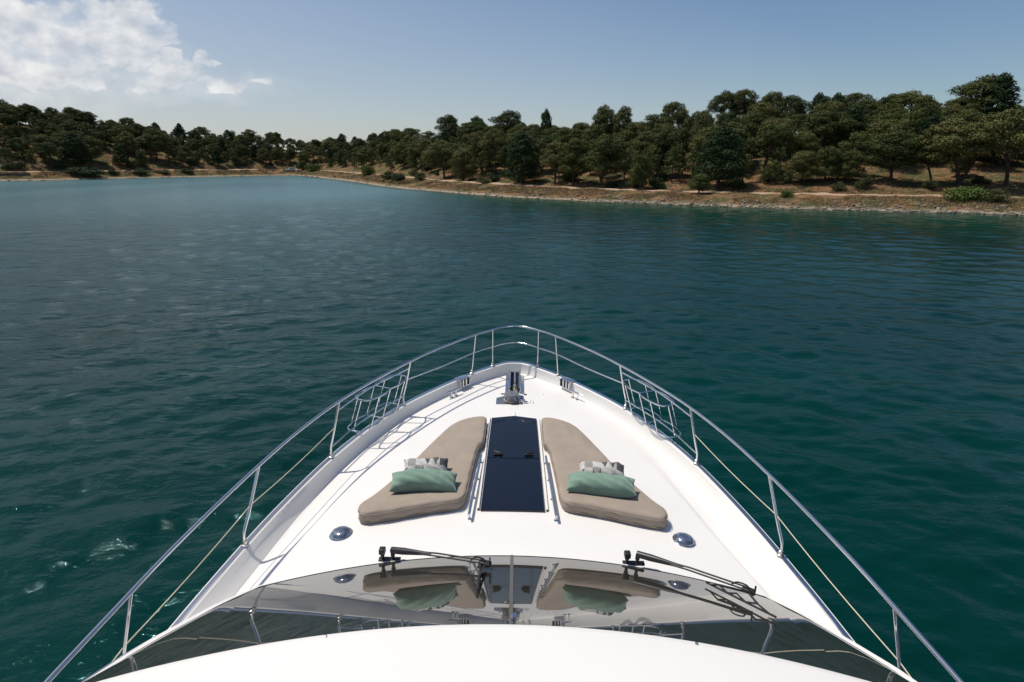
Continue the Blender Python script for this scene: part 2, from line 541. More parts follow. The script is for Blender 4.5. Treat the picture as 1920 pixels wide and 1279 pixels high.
t.links.new(ln.outputs['Value'], rr_.inputs[0])
lee = mth('DIVIDE', mth('ADD', px_.outputs[0], 10.0, tree=t), 40.0, tree=t, clamp=True)      # calm in the lee of the wooded point
ro_ = t.nodes.new('ShaderNodeMapRange'); t.links.new(lee, ro_.inputs[0]); t.links.new(rr_.outputs[0], ro_.inputs[3]); ro_.inputs[4].default_value = .06
t.links.new(ro_.outputs[0], pb.inputs['Roughness'])
a2 = t.nodes.new('ShaderNodeAttribute'); a2.attribute_name = 'sand_sheen'
c = mixc(t, a2.outputs['Fac'], c, (.090, .175, .190))  # pale water over sand, brightened to stand in for weak sky reflection far off
t.links.new(c, pb.inputs['Base Color'])
df = t.nodes.new('ShaderNodeBsdfDiffuse'); t.links.new(c, df.inputs[0])      # light scattered back from below: part of the sheen is lost
ms = t.nodes.new('ShaderNodeMixShader'); ms.inputs[0].default_value = .86
t.links.new(df.outputs[0], ms.inputs[1]); t.links.new(pb.outputs[0], ms.inputs[2])
t.links.new(ms.outputs[0], t.nodes['Material Output'].inputs[0])
mb = MB().grid(P, flip=True)
mb.f = mb.f
sea = mb.build('sea_water', wm, auto=False)
tag(sea, kind='structure')
wd = shore_dist(WX, WY)
wa = -np.degrees(np.arctan2(WX, WY)).ravel()
sand_sheen = smooth01((RR.ravel() - 12) / 135) * smooth01(1 + wd / 170) * smooth01((wa - 0) / 14) * (.75 + .5 * vnoise(WX.ravel() * .05, WY.ravel() * .03, 33))  # where the sandy tone and painted sky sheen lie: far out, left side
sand_sheen = np.clip(sand_sheen, 0, 1) * smooth01(-wd / 6 + .2)
a_ = sea.data.attributes.new('sand_sheen', 'FLOAT', 'POINT'); a_.data.foreach_set('value', sand_sheen.astype(np.float32))
a_ = sea.data.attributes.new('dist', 'FLOAT', 'POINT'); a_.data.foreach_set('value', np.clip(wd, -500, 3).astype(np.float32))


# ================================================================== TREES
def leaf_mat(name, c0, c1, c2, sat=1.0):
    m = bpy.data.materials.new(name); m.use_nodes = True
    t = m.node_tree; p = t.nodes['Principled BSDF']
    p.inputs['Roughness'].default_value = .75; p.inputs['Specular IOR Level'].default_value = .12
    oi = t.nodes.new('ShaderNodeObjectInfo'); g = t.nodes.new('ShaderNodeNewGeometry')
    n = tnoise(t, g.outputs['Position'], .55, 3)
    f = mth('ADD', mth('MULTIPLY', oi.outputs['Random'], .75, tree=t), mth('MULTIPLY', mth('SUBTRACT', n, .5, tree=t), 1.1, tree=t), tree=t)
    c = ramp(t, mth('ADD', f, .1, tree=t), [(.0, c0), (.5, c1), (1., c2)])
    t.links.new(c, p.inputs['Base Color'])
    return m


M_PINE = leaf_mat('pine_needles', (.050, .070, .021), (.092, .106, .032), (.144, .128, .046))
M_DARK = leaf_mat('dark_pine_needles', (.020, .042, .018), (.034, .058, .022), (.052, .070, .026))
M_LIGHT = leaf_mat('fresh_leaves', (.06, .10, .025), (.09, .13, .03), (.12, .15, .045))
M_SCRUB = leaf_mat('scrub_leaves', (.035, .05, .02), (.06, .075, .028), (.10, .095, .04))
M_BARK = mat('pine_bark', (.055, .040, .030), .95, noise=(3., .4))


def leaves(blobs, per, size, rg, flat=.75):
    """blobs: (x,y,z,rx,ry,rz) -> many small leaf sprays on the shells"""
    V = []
    for (x, y, z, rx, ry, rz) in blobs:
        n = int(per * (rx * ry + rx * rz) / 1.6)
        d = rg.normal(size=(n, 3)); d /= np.linalg.norm(d, axis=1, keepdims=True)
        d = d[(d[:, 2] > -.55) | (rg.random(n) < .35)]
        n = len(d)
        k = 1.02 - np.abs(rg.normal(0, .22, n)) + (rg.random(n) < .16) * rg.uniform(0, .38, n); k = k * (1 + .16 * np.sin(5 * d[:, 0] + 7 * x) * np.sin(6 * d[:, 1] + 3 * y + 4 * d[:, 2]))
        p = np.array([x, y, z]) + d * k[:, None] * np.array([rx, ry, rz])
        nn = d + rg.normal(0, .55, (n, 3)); nn /= np.linalg.norm(nn, axis=1, keepdims=True)
        u = np.cross(nn, rg.normal(size=(n, 3))); u /= np.linalg.norm(u, axis=1, keepdims=True)
        w = np.cross(nn, u)
        s = size * rg.uniform(.6, 1.35, n)[:, None]
        V.append(np.stack([p + u * s, p - u * s * .55 + w * s * .55, p - u * s * .45 - w * s * .6], 1))
    V = np.concatenate(V).reshape(-1, 3)
    return V, np.arange(len(V)).reshape(-1, 3)


def make_tree(name, kind, seed):
    """kinds: umbrella, broad, dense, young, leaning; 10 m tall at scale 1"""
    rg = np.random.default_rng(seed)
    root = bpy.data.objects.new(name, None)
    root.empty_display_size = .5
    blobs = []; limbs = []
    lean = {'leaning': 1.9, 'umbrella': .7, 'broad': .6, 'dense': .15, 'young': .15}[kind] * rg.choice([-1, 1])
    H = 10.
    tk = [(0, 0, -.6), (lean * .1, .05, 1.2), (lean * .4, .1, 3.0), (lean * .75, 0, 5.0), (lean, -.1, 6.8), (lean * 1.05, 0, 8.4)]
    tk = catmull(tk, 4)

    def at_h(z): return np.array([np.interp(z, tk[:, 2], tk[:, 0]), np.interp(z, tk[:, 2], tk[:, 1]), z])
    if kind in ('umbrella', 'leaning', 'broad'):
        lo = {'umbrella': 5.4, 'leaning': 4.6, 'broad': 3.0}[kind]
        rad = {'umbrella': 3.3, 'leaning': 3.2, 'broad': 3.1}[kind]
        nb = {'umbrella': 34, 'leaning': 34, 'broad': 44}[kind]
        for i in range(nb):
            f = (i + .5) / nb
            z = lo + (8.9 - lo) * f
            rr = rad * math.sqrt(max(.05, 1 - ((f - .38) / .72) ** 2)) * rg.uniform(.45, 1.0)
            a = i * 2.4 + rg.uniform(-.5, .5)
            c0 = at_h(z)
            b = rg.uniform(.55, 1.3)
            q = (c0[0] + rr * math.cos(a), c0[1] + rr * math.sin(a), z + rg.uniform(-.3, .3))
            blobs.append((*q, b * 1.12, b * 1.12, b * .72))
            if rg.random() < .6:
                st = at_h(max(2.2, z - rg.uniform(1., 2.2)))
                limbs.append((st, (st + np.array(q)) / 2 + np.array([0, 0, -.15]), q))
        blobs.append((*at_h(9.1), 1.2, 1.2, .85))
    elif kind == 'dense':
        nb = 50
        for i in range(nb):
            f = (i + .5) / nb
            z = 1.3 + 7.9 * f
            rr = 2.5 * (1 - f ** 1.9) ** .6 * rg.uniform(.5, 1.02)
            a = i * 2.4
            b = rg.uniform(.5, 1.15) * (1 - .35 * f)
            c0 = at_h(z)
            blobs.append((c0[0] + rr * math.cos(a), c0[1] + rr * math.sin(a), z, b * 1.15, b * 1.15, b * .85))
        blobs.append((*at_h(9.3), .6, .6, .8))
    else:
        nb = 36
        for i in range(nb):
            f = (i + .5) / nb
            z = 1.6 + 7.2 * f
            rr = 2.6 * math.sqrt(max(.05, 1 - ((f - .45) / .66) ** 2)) * rg.uniform(.35, 1.0)
            a = i * 2.4
            b = rg.uniform(.6, 1.3)
            c0 = at_h(z)
            blobs.append((c0[0] + rr * math.cos(a), c0[1] + rr * math.sin(a), z, b, b, b * .95))
    V, F = leaves(blobs, 400, .14, rg)
    tr = MB().tube(tk, np.interp(np.arange(len(tk)), [0, 3, len(tk) - 1], [.30, .2, .06]), 8)
    if kind in ('leaning', 'broad') and seed % 2:
        tr.tube(catmull([(.1, 0, -.5), (-.4, .2, 1.5), (-1.0, .3, 3.6), (-1.3, .2, 6)], 4), np.linspace(.2, .07, 13), 7)
    for a_, b_, c_ in limbs:
        tr.tube(catmull([a_, b_, c_], 3), np.linspace(.10, .035, 7), 6)
    m = {'dense': M_DARK}.get(kind, M_PINE)
    c = mesh_obj('crown', V, F, m, root, smooth=False, link=False)
    k = tr.build('trunk', M_BARK, root, link=False)
    return root, [c, k]


def make_shrub(name, seed, m, spiky=False):
    """about 2 m tall and 2.6 m wide at scale 1"""
    rg = np.random.default_rng(seed)
    root = bpy.data.objects.new(name, None)
    blobs = []
    for i in range(11):
        a = i * 2.4; rr = rg.uniform(.1, .95)
        b = rg.uniform(.38, .68)
        blobs.append((rr * math.cos(a), rr * math.sin(a), rg.uniform(.3, 1.35) * (1.15 - rr * .5), b, b, b * (1.2 if spiky else .85)))
    V, F = leaves(blobs, 900, .085, rg)
    st = MB()
    for i in range(5):
        a = i * 1.3
        st.tube([(0, 0, -.3), (.2 * math.cos(a), .2 * math.sin(a), .4), (.6 * math.cos(a), .6 * math.sin(a), 1.0)], [.05, .04, .02], 5)
    f = mesh_obj('foliage', V, F, m, root, smooth=False, link=False)
    s = st.build('stem', M_BARK, root, link=False)
    return root, [f, s]


PROTO = {}
for kd, seeds in (('umbrella', (1, 2, 8)), ('broad', (3, 4, 11)), ('dense', (5, 6)), ('young', (7, 9)), ('leaning', (10, 13))):
    for s_ in seeds:
        PROTO.setdefault(kd, []).append(make_tree('pine_tree', kd, s_))
PROTO['shrub'] = [make_shrub('shrub', 31, M_SCRUB), make_shrub('shrub', 32, M_SCRUB)]
PROTO['darkshrub'] = [make_shrub('shrub', 33, M_DARK)]
PROTO['fresh'] = [make_shrub('shrub', 34, M_LIGHT, True)]
NPL = [0]


def plant(kind, x, y, h, w=1., label=None, cat='tree', group=None, variant=None, rz=None, name=None, sink=0.0):
    base = {'shrub': 2., 'darkshrub': 2., 'fresh': 2.}.get(kind, 10.)
    pr = PROTO[kind]
    NPL[0] += 1
    src, parts = pr[(NPL[0] if variant is None else variant) % len(pr)]
    r = src.copy(); COL.objects.link(r)
    if name: r.name = name
    z = float(ground_z(x, y)[0])
    r.location = (x, y, z - sink)
    s = h / base
    r.scale = (s * w, s * w, s)
    r.rotation_euler = (0, 0, rng.uniform(0, 6.28) if rz is None else rz)
    for q in parts:
        c = q.copy(); COL.objects.link(c); c.parent = r
    tag(r, label, cat, group)
    return r


def ray_at(px, py, d_want):
    """walk along a photograph direction until the shore distance d_want; height from py at that range"""
    az, _ = px_az(px, py)
    rs = np.interp(math.degrees(az), _sa, _sr) + np.arange(0, 250, .5)
    dd = shore_dist(rs * math.sin(az), rs * math.cos(az))
    i = int(np.argmax(dd >= d_want)) if (dd >= d_want).any() else len(rs) - 1
    r = rs[i]
    return r * math.sin(az), r * math.cos(az), r


def plant_px(kind, px, d, top, wpx=None, **kw):
    """stand a tree on the ground d metres behind the waterline in the direction of px, as tall as row `top`"""
    x, y, r = ray_at(px, 330, d)
    _, el = px_az(px, top)
    z = float(ground_z(x, y)[0])
    h = max(.6, 6 + el * r - z)
    w = 1.
    if wpx:
        base_w = {'shrub': 2.7 / 2, 'darkshrub': 2.7 / 2, 'fresh': 2.7 / 2, 'umbrella': .86, 'leaning': .84, 'broad': .82, 'dense': .66, 'young': .68}[kind]
        w = (wpx * r * .97 / FPX) / (h * base_w)
    return plant(kind, x, y, h, w, **kw)


taken = []


def front(kind, px, d, top, wpx, label, cat='tree', **kw):
    o = plant_px(kind, px, d, top, wpx, label=label, cat=cat, **kw)
    taken.append((o.location.x, o.location.y, 3.2 if cat == 'tree' else 1.2))
    return o


# trees standing on their own along the path (azimuth by photograph column, metres behind the waterline, top row, crown width)
front('broad', 833, 14, 262, 75, 'tall dark pine with a bare trunk right of the bushes on the middle shore')
front('young', 868, 13, 277, 58, 'small rounded olive pine beside the path, right of the tall dark pine')
front('dense', 978, 13, 246, 82, 'bulky cone-shaped dark pine at the path in the middle of the shore')
front('leaning', 1041, 15, 262, 70, 'pine with slender leaning trunk beside the cone-shaped dark pine')
front('broad', 1075, 15, 258, 72, 'twin-trunk pine between two slender trunks on the middle shore')
front('broad', 1128, 15, 250, 84, 'dark pine with low shady crown behind the widest shaded bank')
front('young', 1201, 13, 284, 48, 'thin young pine with light crown alone on the path')
front('dense', 1347, 15, 232, 104, 'large deep-green pine, the darkest on the shore, standing over the path')
front('young', 1313, 8.5, 324, 44, 'knee-branched small pine growing on the bank before the darkest pine')
front('young', 1505, 19, 282, 62, 'young bushy pine, first of the row right of the darkest pine')
front('young', 1548, 20, 272, 60, 'young bushy pine in the row above the long path')
front('young', 1592, 19, 280, 58, 'young bushy pine with rounded top, last of the row above the path')
front('broad', 1672, 20, 242, 95, 'broad dark pine with low branches above the dry grass bank')
front('leaning', 1748, 20, 256, 70, 'slim pine with bare stem before the open tan slope')
front('leaning', 1800, 19, 222, 110, 'big pine with thick leaning trunk above the light green bush')
front('leaning', 1890, 19, 205, 110, 'large leaning pine at the right end of the shore')
front('umbrella', 1430, 24, 232, 80, 'tall pine with bare trunk just right of the darkest pine')
front('broad', 1240, 22, 240, 70, 'brown-green pine behind the open end of the path')
front('broad', 930, 18, 240, 64, 'dark pine filling the gap left of the cone-shaped pine')
front('broad', 905, 19, 245, 60, 'pine crown right behind the small rounded pine')
front('umbrella', 1023, 44, 203, 24, 'slim lone pine rising above the treetops in the middle')
front('umbrella', 1250, 48, 190, 60, 'flat-topped umbrella pine standing out against the sky')
front('broad', 1808, 60, 142, 96, 'tallest dark pine on the crest of the right hill')
front('dense', 1838, 58, 139, 70, 'second dark crown beside the tallest pine on the crest')
front('broad', 1125, 44, 196, 56, 'pine crown standing proud of the ridge, left of the umbrella pine')
front('broad', 1160, 44, 198, 50, 'pale topped pine on the ridge, next left of the umbrella pine')
front('broad', 848, 38, 214, 52, 'high pine crown on the skyline at the left end of the wooded point')
front('broad', 893, 42, 217, 40, 'round pine crown on the skyline beside the broadest treetop')
front('broad', 950, 42, 206, 78, 'broadest treetop of the middle skyline')
front('umbrella', 1340, 55, 170, 60, 'leftmost rounded crown where the right hill begins')
front('umbrella', 1385, 56, 167, 52, 'rounded crown second from the left on the right hill')
front('umbrella', 1430, 56, 171, 56, 'rounded crown third from the left on the right hill')
front('dense', 153, 17, 246, 50, 'dark bulky tree behind the big shore bush at far left')
front('broad', 300, 24, 240, 50, 'pine over the bare hillside patch on the far left shore')
front('broad', 245, 24, 247, 40, 'pine left of the bare hillside patch on the far left shore')

# shrubs along the bank
front('darkshrub', 155, 4.5, 309, 62, 'large dark green bush by the water on the far left shore', 'bush')
front('darkshrub', 212, 4.5, 315, 20, 'narrow dark bush right of the large bush on the far left shore', 'bush')
front('darkshrub', 262, 5, 314, 30, 'dark bush on the far left bank below the bare slope', 'bush')
front('shrub', 308, 5, 316, 28, 'olive bush on the far left bank, third from the large bush', 'bush')
front('darkshrub', 350, 5, 313, 22, 'small round dark bush where the far left path fades out', 'bush')
front('fresh', 690, 8, 304, 26, 'light green young tree at the bend of the shore', 'young tree')
front('shrub', 728, 6, 320, 36, 'olive bush just right of the light green young tree', 'bush')
front('darkshrub', 750, 6, 320, 34, 'dark bush at the water edge right of the light green young tree', 'bush')
front('shrub', 788, 8, 322, 28, 'grey-green bush at the left foot of the tall dark pine', 'bush')
front('fresh', 1822, 7.5, 343, 58, 'light green spreading bush on the right bank', 'bush')
front('shrub', 1878, 7, 352, 40, 'dry olive bush right of the light green spreading bush', 'bush')
front('shrub', 905, 10.5, 330, 36, 'low bush in the gap beside the small rounded pine', 'bush')
front('shrub', 1385, 15, 336, 40, 'shaded bush right of the darkest pine trunk', 'bush')
front('shrub', 1625, 16, 325, 36, 'green bush under the broad dark pine', 'bush')
front('fresh', 1480, 7, 352, 24, 'low pale bush on the rocky bank below the long path', 'bush')
front('fresh', 590, 8, 303, 30, 'pale bush behind the parked car in the bay', 'bush')
front('shrub', 570, 9, 300, 26, 'grey-green bush right behind the parked car', 'bush')

# the wood behind them
GROUPS = [(-90, -19.5, 'pines covering the far left hillside', 'one of the many small dark pines covering the far left hillside'),
          (-19.5, -6.5, 'pines behind the bend of the shore', 'olive pine in the dense wood behind the bend of the shore'),
          (-6.5, 13.5, 'pines of the wood in the middle', 'olive pine in the dense wood behind the middle shore path'),
          (13.5, 90, 'pines on the right hill', 'brownish olive pine among those covering the right hill')]
NAMED = []
KIND_WORDS = {'umbrella': 'flat-topped olive pine', 'broad': 'broad olive pine', 'dense': 'cone-shaped dark pine', 'young': 'bushy young pine', 'leaning': 'leaning olive pine', 'bush': 'scrubby bush'}
SECTIONS = [(120, 'at the far left edge'), (230, 'above the large shore bush'), (360, 'above the bare slope'), (480, 'left of the parked car'), (620, 'behind the parked car'),
            (720, 'above the light green tree'), (860, 'around the tall dark pine'), (1000, 'behind the bulky cone-shaped pine'), (1170, 'behind the twin-trunk pine'), (1300, 'below the umbrella pine'),
            (1420, 'behind the darkest pine'), (1560, 'above the bushy pine row'), (1720, 'behind the broad dark pine'), (1850, 'below the tallest crest pine'), (9999, 'at the far right edge')]
nwood = 0
tries = 0
while tries < 9000 and nwood < 264:
    tries += 1
    a = rng.uniform(-43.5, 44.5)
    az = math.radians(a)
    lf = a < -18.5
    r0 = float(np.interp(a, _sa, _sr))
    rr = r0 + rng.uniform(8, 240 if -21 < a < -9 else 90)
    x, y = rr * math.sin(az), rr * math.cos(az)
    d = float(shore_dist(x, y)[0])
    rd = float(RIDGE(a))
    if d < (15.5 if lf else 17.5) or d > rd + 5: continue
    if a > 27 and d < 30 and rng.random() < .75: continue
    if -36 < a < -27 and 18 < d < 34 and rng.random() < .6: continue
    sp = (6.6 if lf else 5.9) + (1.4 if d < rd * .6 else 0) - (1.0 if abs(d - rd) < 6 else 0)
    if any((x - q[0]) ** 2 + (y - q[1]) ** 2 < (sp * .5 + q[2] * .6) ** 2 for q in taken): continue
    kd = rng.choice(['umbrella', 'broad', 'broad', 'dense', 'young', 'leaning', 'umbrella'])
    if d < rd - 12 and kd == 'umbrella' and rng.random() < .5: kd = 'broad'
    h = float(TREE_H(a)) * rng.uniform(.74, 1.10)
    if kd == 'young': h *= .75
    w = rng.uniform(1.05, 1.45)
    g = next(g for g in GROUPS if g[0] <= a < g[1])
    o_ = plant(kd, x, y, h, w, cat='tree', group=g[2])
    NAMED.append((o_, KIND_WORDS[kd], 'front-row' if d < 16 + .3 * (rd - 16) else ('mid-slope' if d < 16 + .68 * (rd - 16) else 'crest'), x, y))
    taken.append((x, y, sp * .55)); nwood += 1
print('wood trees', nwood, 'tries', tries)
# what closes the wood behind and between them: too many crowns to count
def fast_tris(name, V, m):
    me = bpy.data.meshes.new(name)
    n = len(V)
    me.vertices.add(n); me.vertices.foreach_set('co', V.astype(np.float32).ravel())
    me.loops.add(n); me.loops.foreach_set('vertex_index', np.arange(n, dtype=np.int32))
    me.polygons.add(n // 3); me.polygons.foreach_set('loop_start', np.arange(0, n, 3, dtype=np.int32))
    me.polygons.foreach_set('loop_total', np.full(n // 3, 3, dtype=np.int32))
    me.update(); me.validate()
    me.materials.append(m)
    o = bpy.data.objects.new(name, me); COL.objects.link(o)
    return o


fr = np.random.default_rng(77)
M_WOOD = leaf_mat('wood_mass', (.044, .061, .019), (.080, .094, .029), (.124, .112, .040))
fill = []; VV = []; tr = MB()
for _ in range(9000):
    if len(fill) >= 560: break
    a = fr.uniform(-44, 45); az = math.radians(a); lf = a < -18.5
    r0 = float(np.interp(a, _sa, _sr)); rr = r0 + fr.uniform(14, 240 if -21 < a < -9 else 100)
    x, y = rr * math.sin(az), rr * math.cos(az)
    d = float(shore_dist(x, y)[0]); rd = float(RIDGE(a))
    if d < 17 or d > rd + 4: continue
    if a > 24 and d < 33: continue
    if -36 < a < -30 and d < 30: continue
    if any((x - q[0]) ** 2 + (y - q[1]) ** 2 < (2.6 if lf else 2.5) ** 2 for q in taken): continue
    if any((x - q[0]) ** 2 + (y - q[1]) ** 2 < (3.8 if lf else 3.7) ** 2 for q in fill): continue
    fill.append((x, y))
    z = float(ground_z(x, y)[0]); h = float(TREE_H(a)) * fr.uniform(.45, .82)
    nb_ = 9
    R_ = h * fr.uniform(.26, .36)
    bl = []
    for i in range(nb_):
        f = (i + .5) / nb_; q = R_ * math.sqrt(max(.06, 1 - ((f - .4) / .7) ** 2)) * fr.uniform(.3, .85); w_ = i * 2.4 + fr.uniform(-.4, .4)
        b = R_ * fr.uniform(.38, .58)
        bl.append((x + q * math.cos(w_), y + q * math.sin(w_), z + h * (.22 + .70 * f), b, b, b * .8))
    V_, _f = leaves(bl, 230 if not lf else 110, .17 if not lf else .26, fr)
    VV.append(V_)
    tr.tube([(x, y, z - .3), (x, y, z + h * .6)], [.14, .06], 5)
n_in = len(fill)
for _ in range(9000):
    if len(fill) >= n_in + 240: break
    a = fr.uniform(-64, -44) if fr.random() < .5 else fr.uniform(45, 66); az = math.radians(a)
    r0 = float(np.interp(a, _sa, _sr)); rr = r0 + fr.uniform(15, 95)
    x, y = rr * math.sin(az), rr * math.cos(az)
    if any((x - q[0]) ** 2 + (y - q[1]) ** 2 < 5.2 ** 2 for q in fill[n_in:]): continue
    fill.append((x, y)); z = float(ground_z(x, y)[0]); h = float(TREE_H(a)) * fr.uniform(.8, 1.1); R_ = h * fr.uniform(.30, .40)
    bl = []
    for i in range(14):
        f = (i + .5) / 14; q = R_ * math.sqrt(max(.06, 1 - ((f - .4) / .7) ** 2)) * fr.uniform(.3, .85); w_ = i * 2.4
        b = R_ * fr.uniform(.32, .50); bl.append((x + q * math.cos(w_), y + q * math.sin(w_), z + h * (.30 + .64 * f), b, b, b * .75))
    V_, _f = leaves(bl, 120, .24, fr)
    VV.append(V_); tr.tube([(x, y, z - .3), (x, y, z + h * .6)], [.16, .07], 5)
wood = fast_tris('wood_canopy', np.concatenate(VV), M_WOOD)
tag(wood, 'mass of olive pine foliage filling the wood between the nearer trees', 'wood', kind='stuff')
trunks = tr.build('trunk', M_BARK, wood)
print('fill', len(fill), 'tris', sum(len(v) for v in VV) // 3)
# undergrowth bushes at the foot of the wood
nb = 0
for _ in range(900):
    if nb >= 28: break
    a = rng.uniform(-42, 43); az = math.radians(a)
    r0 = float(np.interp(a, _sa, _sr)); rr = r0 + rng.uniform(10, 60)
    x, y = rr * math.sin(az), rr * math.cos(az)
    d = float(shore_dist(x, y)[0])
    if not (14.2 < d < 20): continue
    if any((x - q[0]) ** 2 + (y - q[1]) ** 2 < 4.5 for q in taken): continue
    o_ = plant(rng.choice(['shrub', 'shrub', 'darkshrub']), x, y, rng.uniform(1.3, 2.6) * (1.5 if a < -18 else 1), rng.uniform(1, 1.5), cat='bush',
               group='bushes at the foot of the wood', name='shrub')
    NAMED.append((o_, KIND_WORDS['bush'], 'low', x, y))
    taken.append((x, y, 2)); nb += 1

# say which one each of them is: kind, row, landmark and, where several answer to that, its turn from the left
bag = {}
for o_, kw_, row_, x, y in NAMED:
    px_ = PCX + FPX * x / (y * math.cos(PITCH))
    sec = next(t_ for lim, t_ in SECTIONS if px_ < lim)
    bag.setdefault(f'{row_} {kw_} {sec}', []).append((math.atan2(x, y), o_))
for key, lst in bag.items():
    lst.sort(key=lambda q: q[0])
    for i, (_, o_) in enumerate(lst):
        o_['label'] = key if len(lst) == 1 else f'{key}, {["first", "second", "third", "fourth", "fifth", "sixth", "seventh", "eighth", "ninth", "tenth"][min(i, 9)]} of {len(lst)} from left'

# ---- dry grass on the bank and the slope
nG = 26000
ga = rng.uniform(-50, 52, nG * 3)
gr = np.interp(ga, _sa, _sr) + rng.uniform(1, 46, nG * 3) * np.where(rng.random(nG * 3) < .6, .35, 1)
gx, gy = gr * np.sin(np.radians(ga)), gr * np.cos(np.radians(ga))
gd = shore_dist(gx, gy)
ok = (gd > 3.2) & ((gd < 10.3) | (gd > 13.9)) & (vnoise(gx * .35, gy * .35, 9) > .38)
gx, gy, gd = gx[ok][:nG], gy[ok][:nG], gd[ok][:nG]
gz = ground_z(gx, gy, gd)
V = []
for k in range(5):
    a = rng.uniform(0, 6.28, len(gx)); l = rng.uniform(.10, .32, len(gx)) * (1 + .5 * (np.hypot(gx, gy) > 150)); sp = rng.uniform(.05, .28, len(gx))
    bx = gx + rng.normal(0, .18, len(gx)); by = gy + rng.normal(0, .18, len(gx))
    w = .032 + .04 * (np.hypot(gx, gy) > 150)
    V.append(np.stack([np.stack([bx - w * np.sin(a), by + w * np.cos(a), gz - .05], 1), np.stack([bx + w * np.sin(a), by - w * np.cos(a), gz - .05], 1),
                       np.stack([bx + sp * np.cos(a), by + sp * np.sin(a), gz + l], 1)], 1))
V = np.concatenate(V).reshape(-1, 3)
gmat = bpy.data.materials.new('dry_grass'); gmat.use_nodes = True
t = gmat.node_tree; g_ = t.nodes.new('ShaderNodeNewGeometry')
t.links.new(ramp(t, tnoise(t, g_.outputs['Position'], .5, 4), [(.3, (.07, .075, .03)), (.5, (.22, .15, .07)), (.7, (.38, .235, .115))]), t.nodes['Principled BSDF'].inputs['Base Color'])
t.nodes['Principled BSDF'].inputs['Roughness'].default_value = .9
gr_ = mesh_obj('dry_grass', V, np.arange(len(V)).reshape(-1, 3), gmat, smooth=False)
tag(gr_, 'dry tan grass growing along the bank and under the pines', 'grass', kind='stuff')

# ---- stones along the waterline
rk = MB()
ico = bmesh.new(); bmesh.ops.create_icosphere(ico, subdivisions=1, radius=1)
iv = np.array([v.co[:] for v in ico.verts]); iff = [[v.index for v in f.verts] for f in ico.faces]; ico.free()
for i in range(1250):
    a = rng.uniform(-44, 45) if rng.random() < .45 else rng.uniform(8, 45)
    r0 = float(np.interp(a, _sa, _sr)); dr = rng.exponential(1.3) - .15 + (rng.random() < .3) * rng.uniform(0, 4)
    if -20 < a < -11: dr *= 2.5
    x, y = (r0 + dr) * math.sin(math.radians(a)), (r0 + dr) * math.cos(math.radians(a))
    s = rng.uniform(.09, .30) * (1.7 if a < -18 else 1) * (1.6 if rng.random() < .06 else 1)
    v = iv * (1 + rng.uniform(-.28, .28, (len(iv), 1))) * np.array([1, rng.uniform(.6, 1), rng.uniform(.45, .7)]) * s
    c_, s_ = math.cos(i), math.sin(i)
    v = np.stack([v[:, 0] * c_ - v[:, 1] * s_, v[:, 0] * s_ + v[:, 1] * c_, v[:, 2]], 1)
    rk.add(v + np.array([x, y, max(-.02, .02 + .14 * dr)]), iff)
stones = rk.build('shore_stones', mat('pale_stone', (.19, .16, .125), .9, noise=(1.1, .6)), smooth=False)
tag(stones, 'pale rough stones scattered along the waterline', 'stones', kind='stuff')


# ---- concrete retaining wall at far left
def along_shore(px0, px1, d, n):
    o = []
    for px in np.linspace(px0, px1, n):
        x, y, r = ray_at(px, 330, d); o.append((x, y))
    return o


pts = along_shore(-70, 58, 5.0, 12)
mb = MB(); prof = [(-.25, -1.), (-.25, 2.2), (-.32, 2.25), (-.32, 2.42), (.32, 2.42), (.32, 2.25), (.25, 2.2), (.25, -1.)]
G = []
for (x, y) in pts:
    rr = math.hypot(x, y)
    G.append([(x * (1 + q[0] / rr), y * (1 + q[0] / rr), q[1]) for q in prof])
mb.grid(G)
mb.f.append(tuple(range(8))); mb.f.append(tuple(reversed(range(88, 96))))
wall = mb.build('retaining_wall', mat('old_concrete', (.13, .115, .095), .95, noise=(.6, .45)))
tag(wall, 'low grey concrete retaining wall along the far left bank', 'wall')

# ---- parked car in the bay
cx, cy, cr = ray_at(546, 330, 6.5)
cz = float(ground_z(cx, cy)[0])
car = empty('parked_car', (cx, cy, cz))
car.rotation_euler = (0, 0, R(20 + 8)); tag(car, 'small silver hatchback parked on the bank at the head of the bay', 'car')
prof = [(-2.25, .35), (-2.3, .62), (-2.15, .86), (-1.25, .98), (-.55, 1.42), (.1, 1.5), (1.2, 1.46), (1.9, 1.05), (2.15, .95), (2.2, .5), (2.1, .33)]
G = [[(x, yy * (1 - .12 * max(0, (z - .95)) / .5), z) for (x, z) in prof] for yy in (-.86, -.8, 0, .8, .86)]
G[0] = [(x, y_, z * .98 + .01) for x, y_, z in G[0]]; G[-1] = [(x, y_, z * .98 + .01) for x, y_, z in G[-1]]
mb = MB().grid(G, closed_v=True, flip=True)
mb.f.append(tuple(range(11))); mb.f.append(tuple(reversed(range(44, 55))))
mb.build('body', mat('silver_paint', (.62, .63, .63), .3, .2), car)
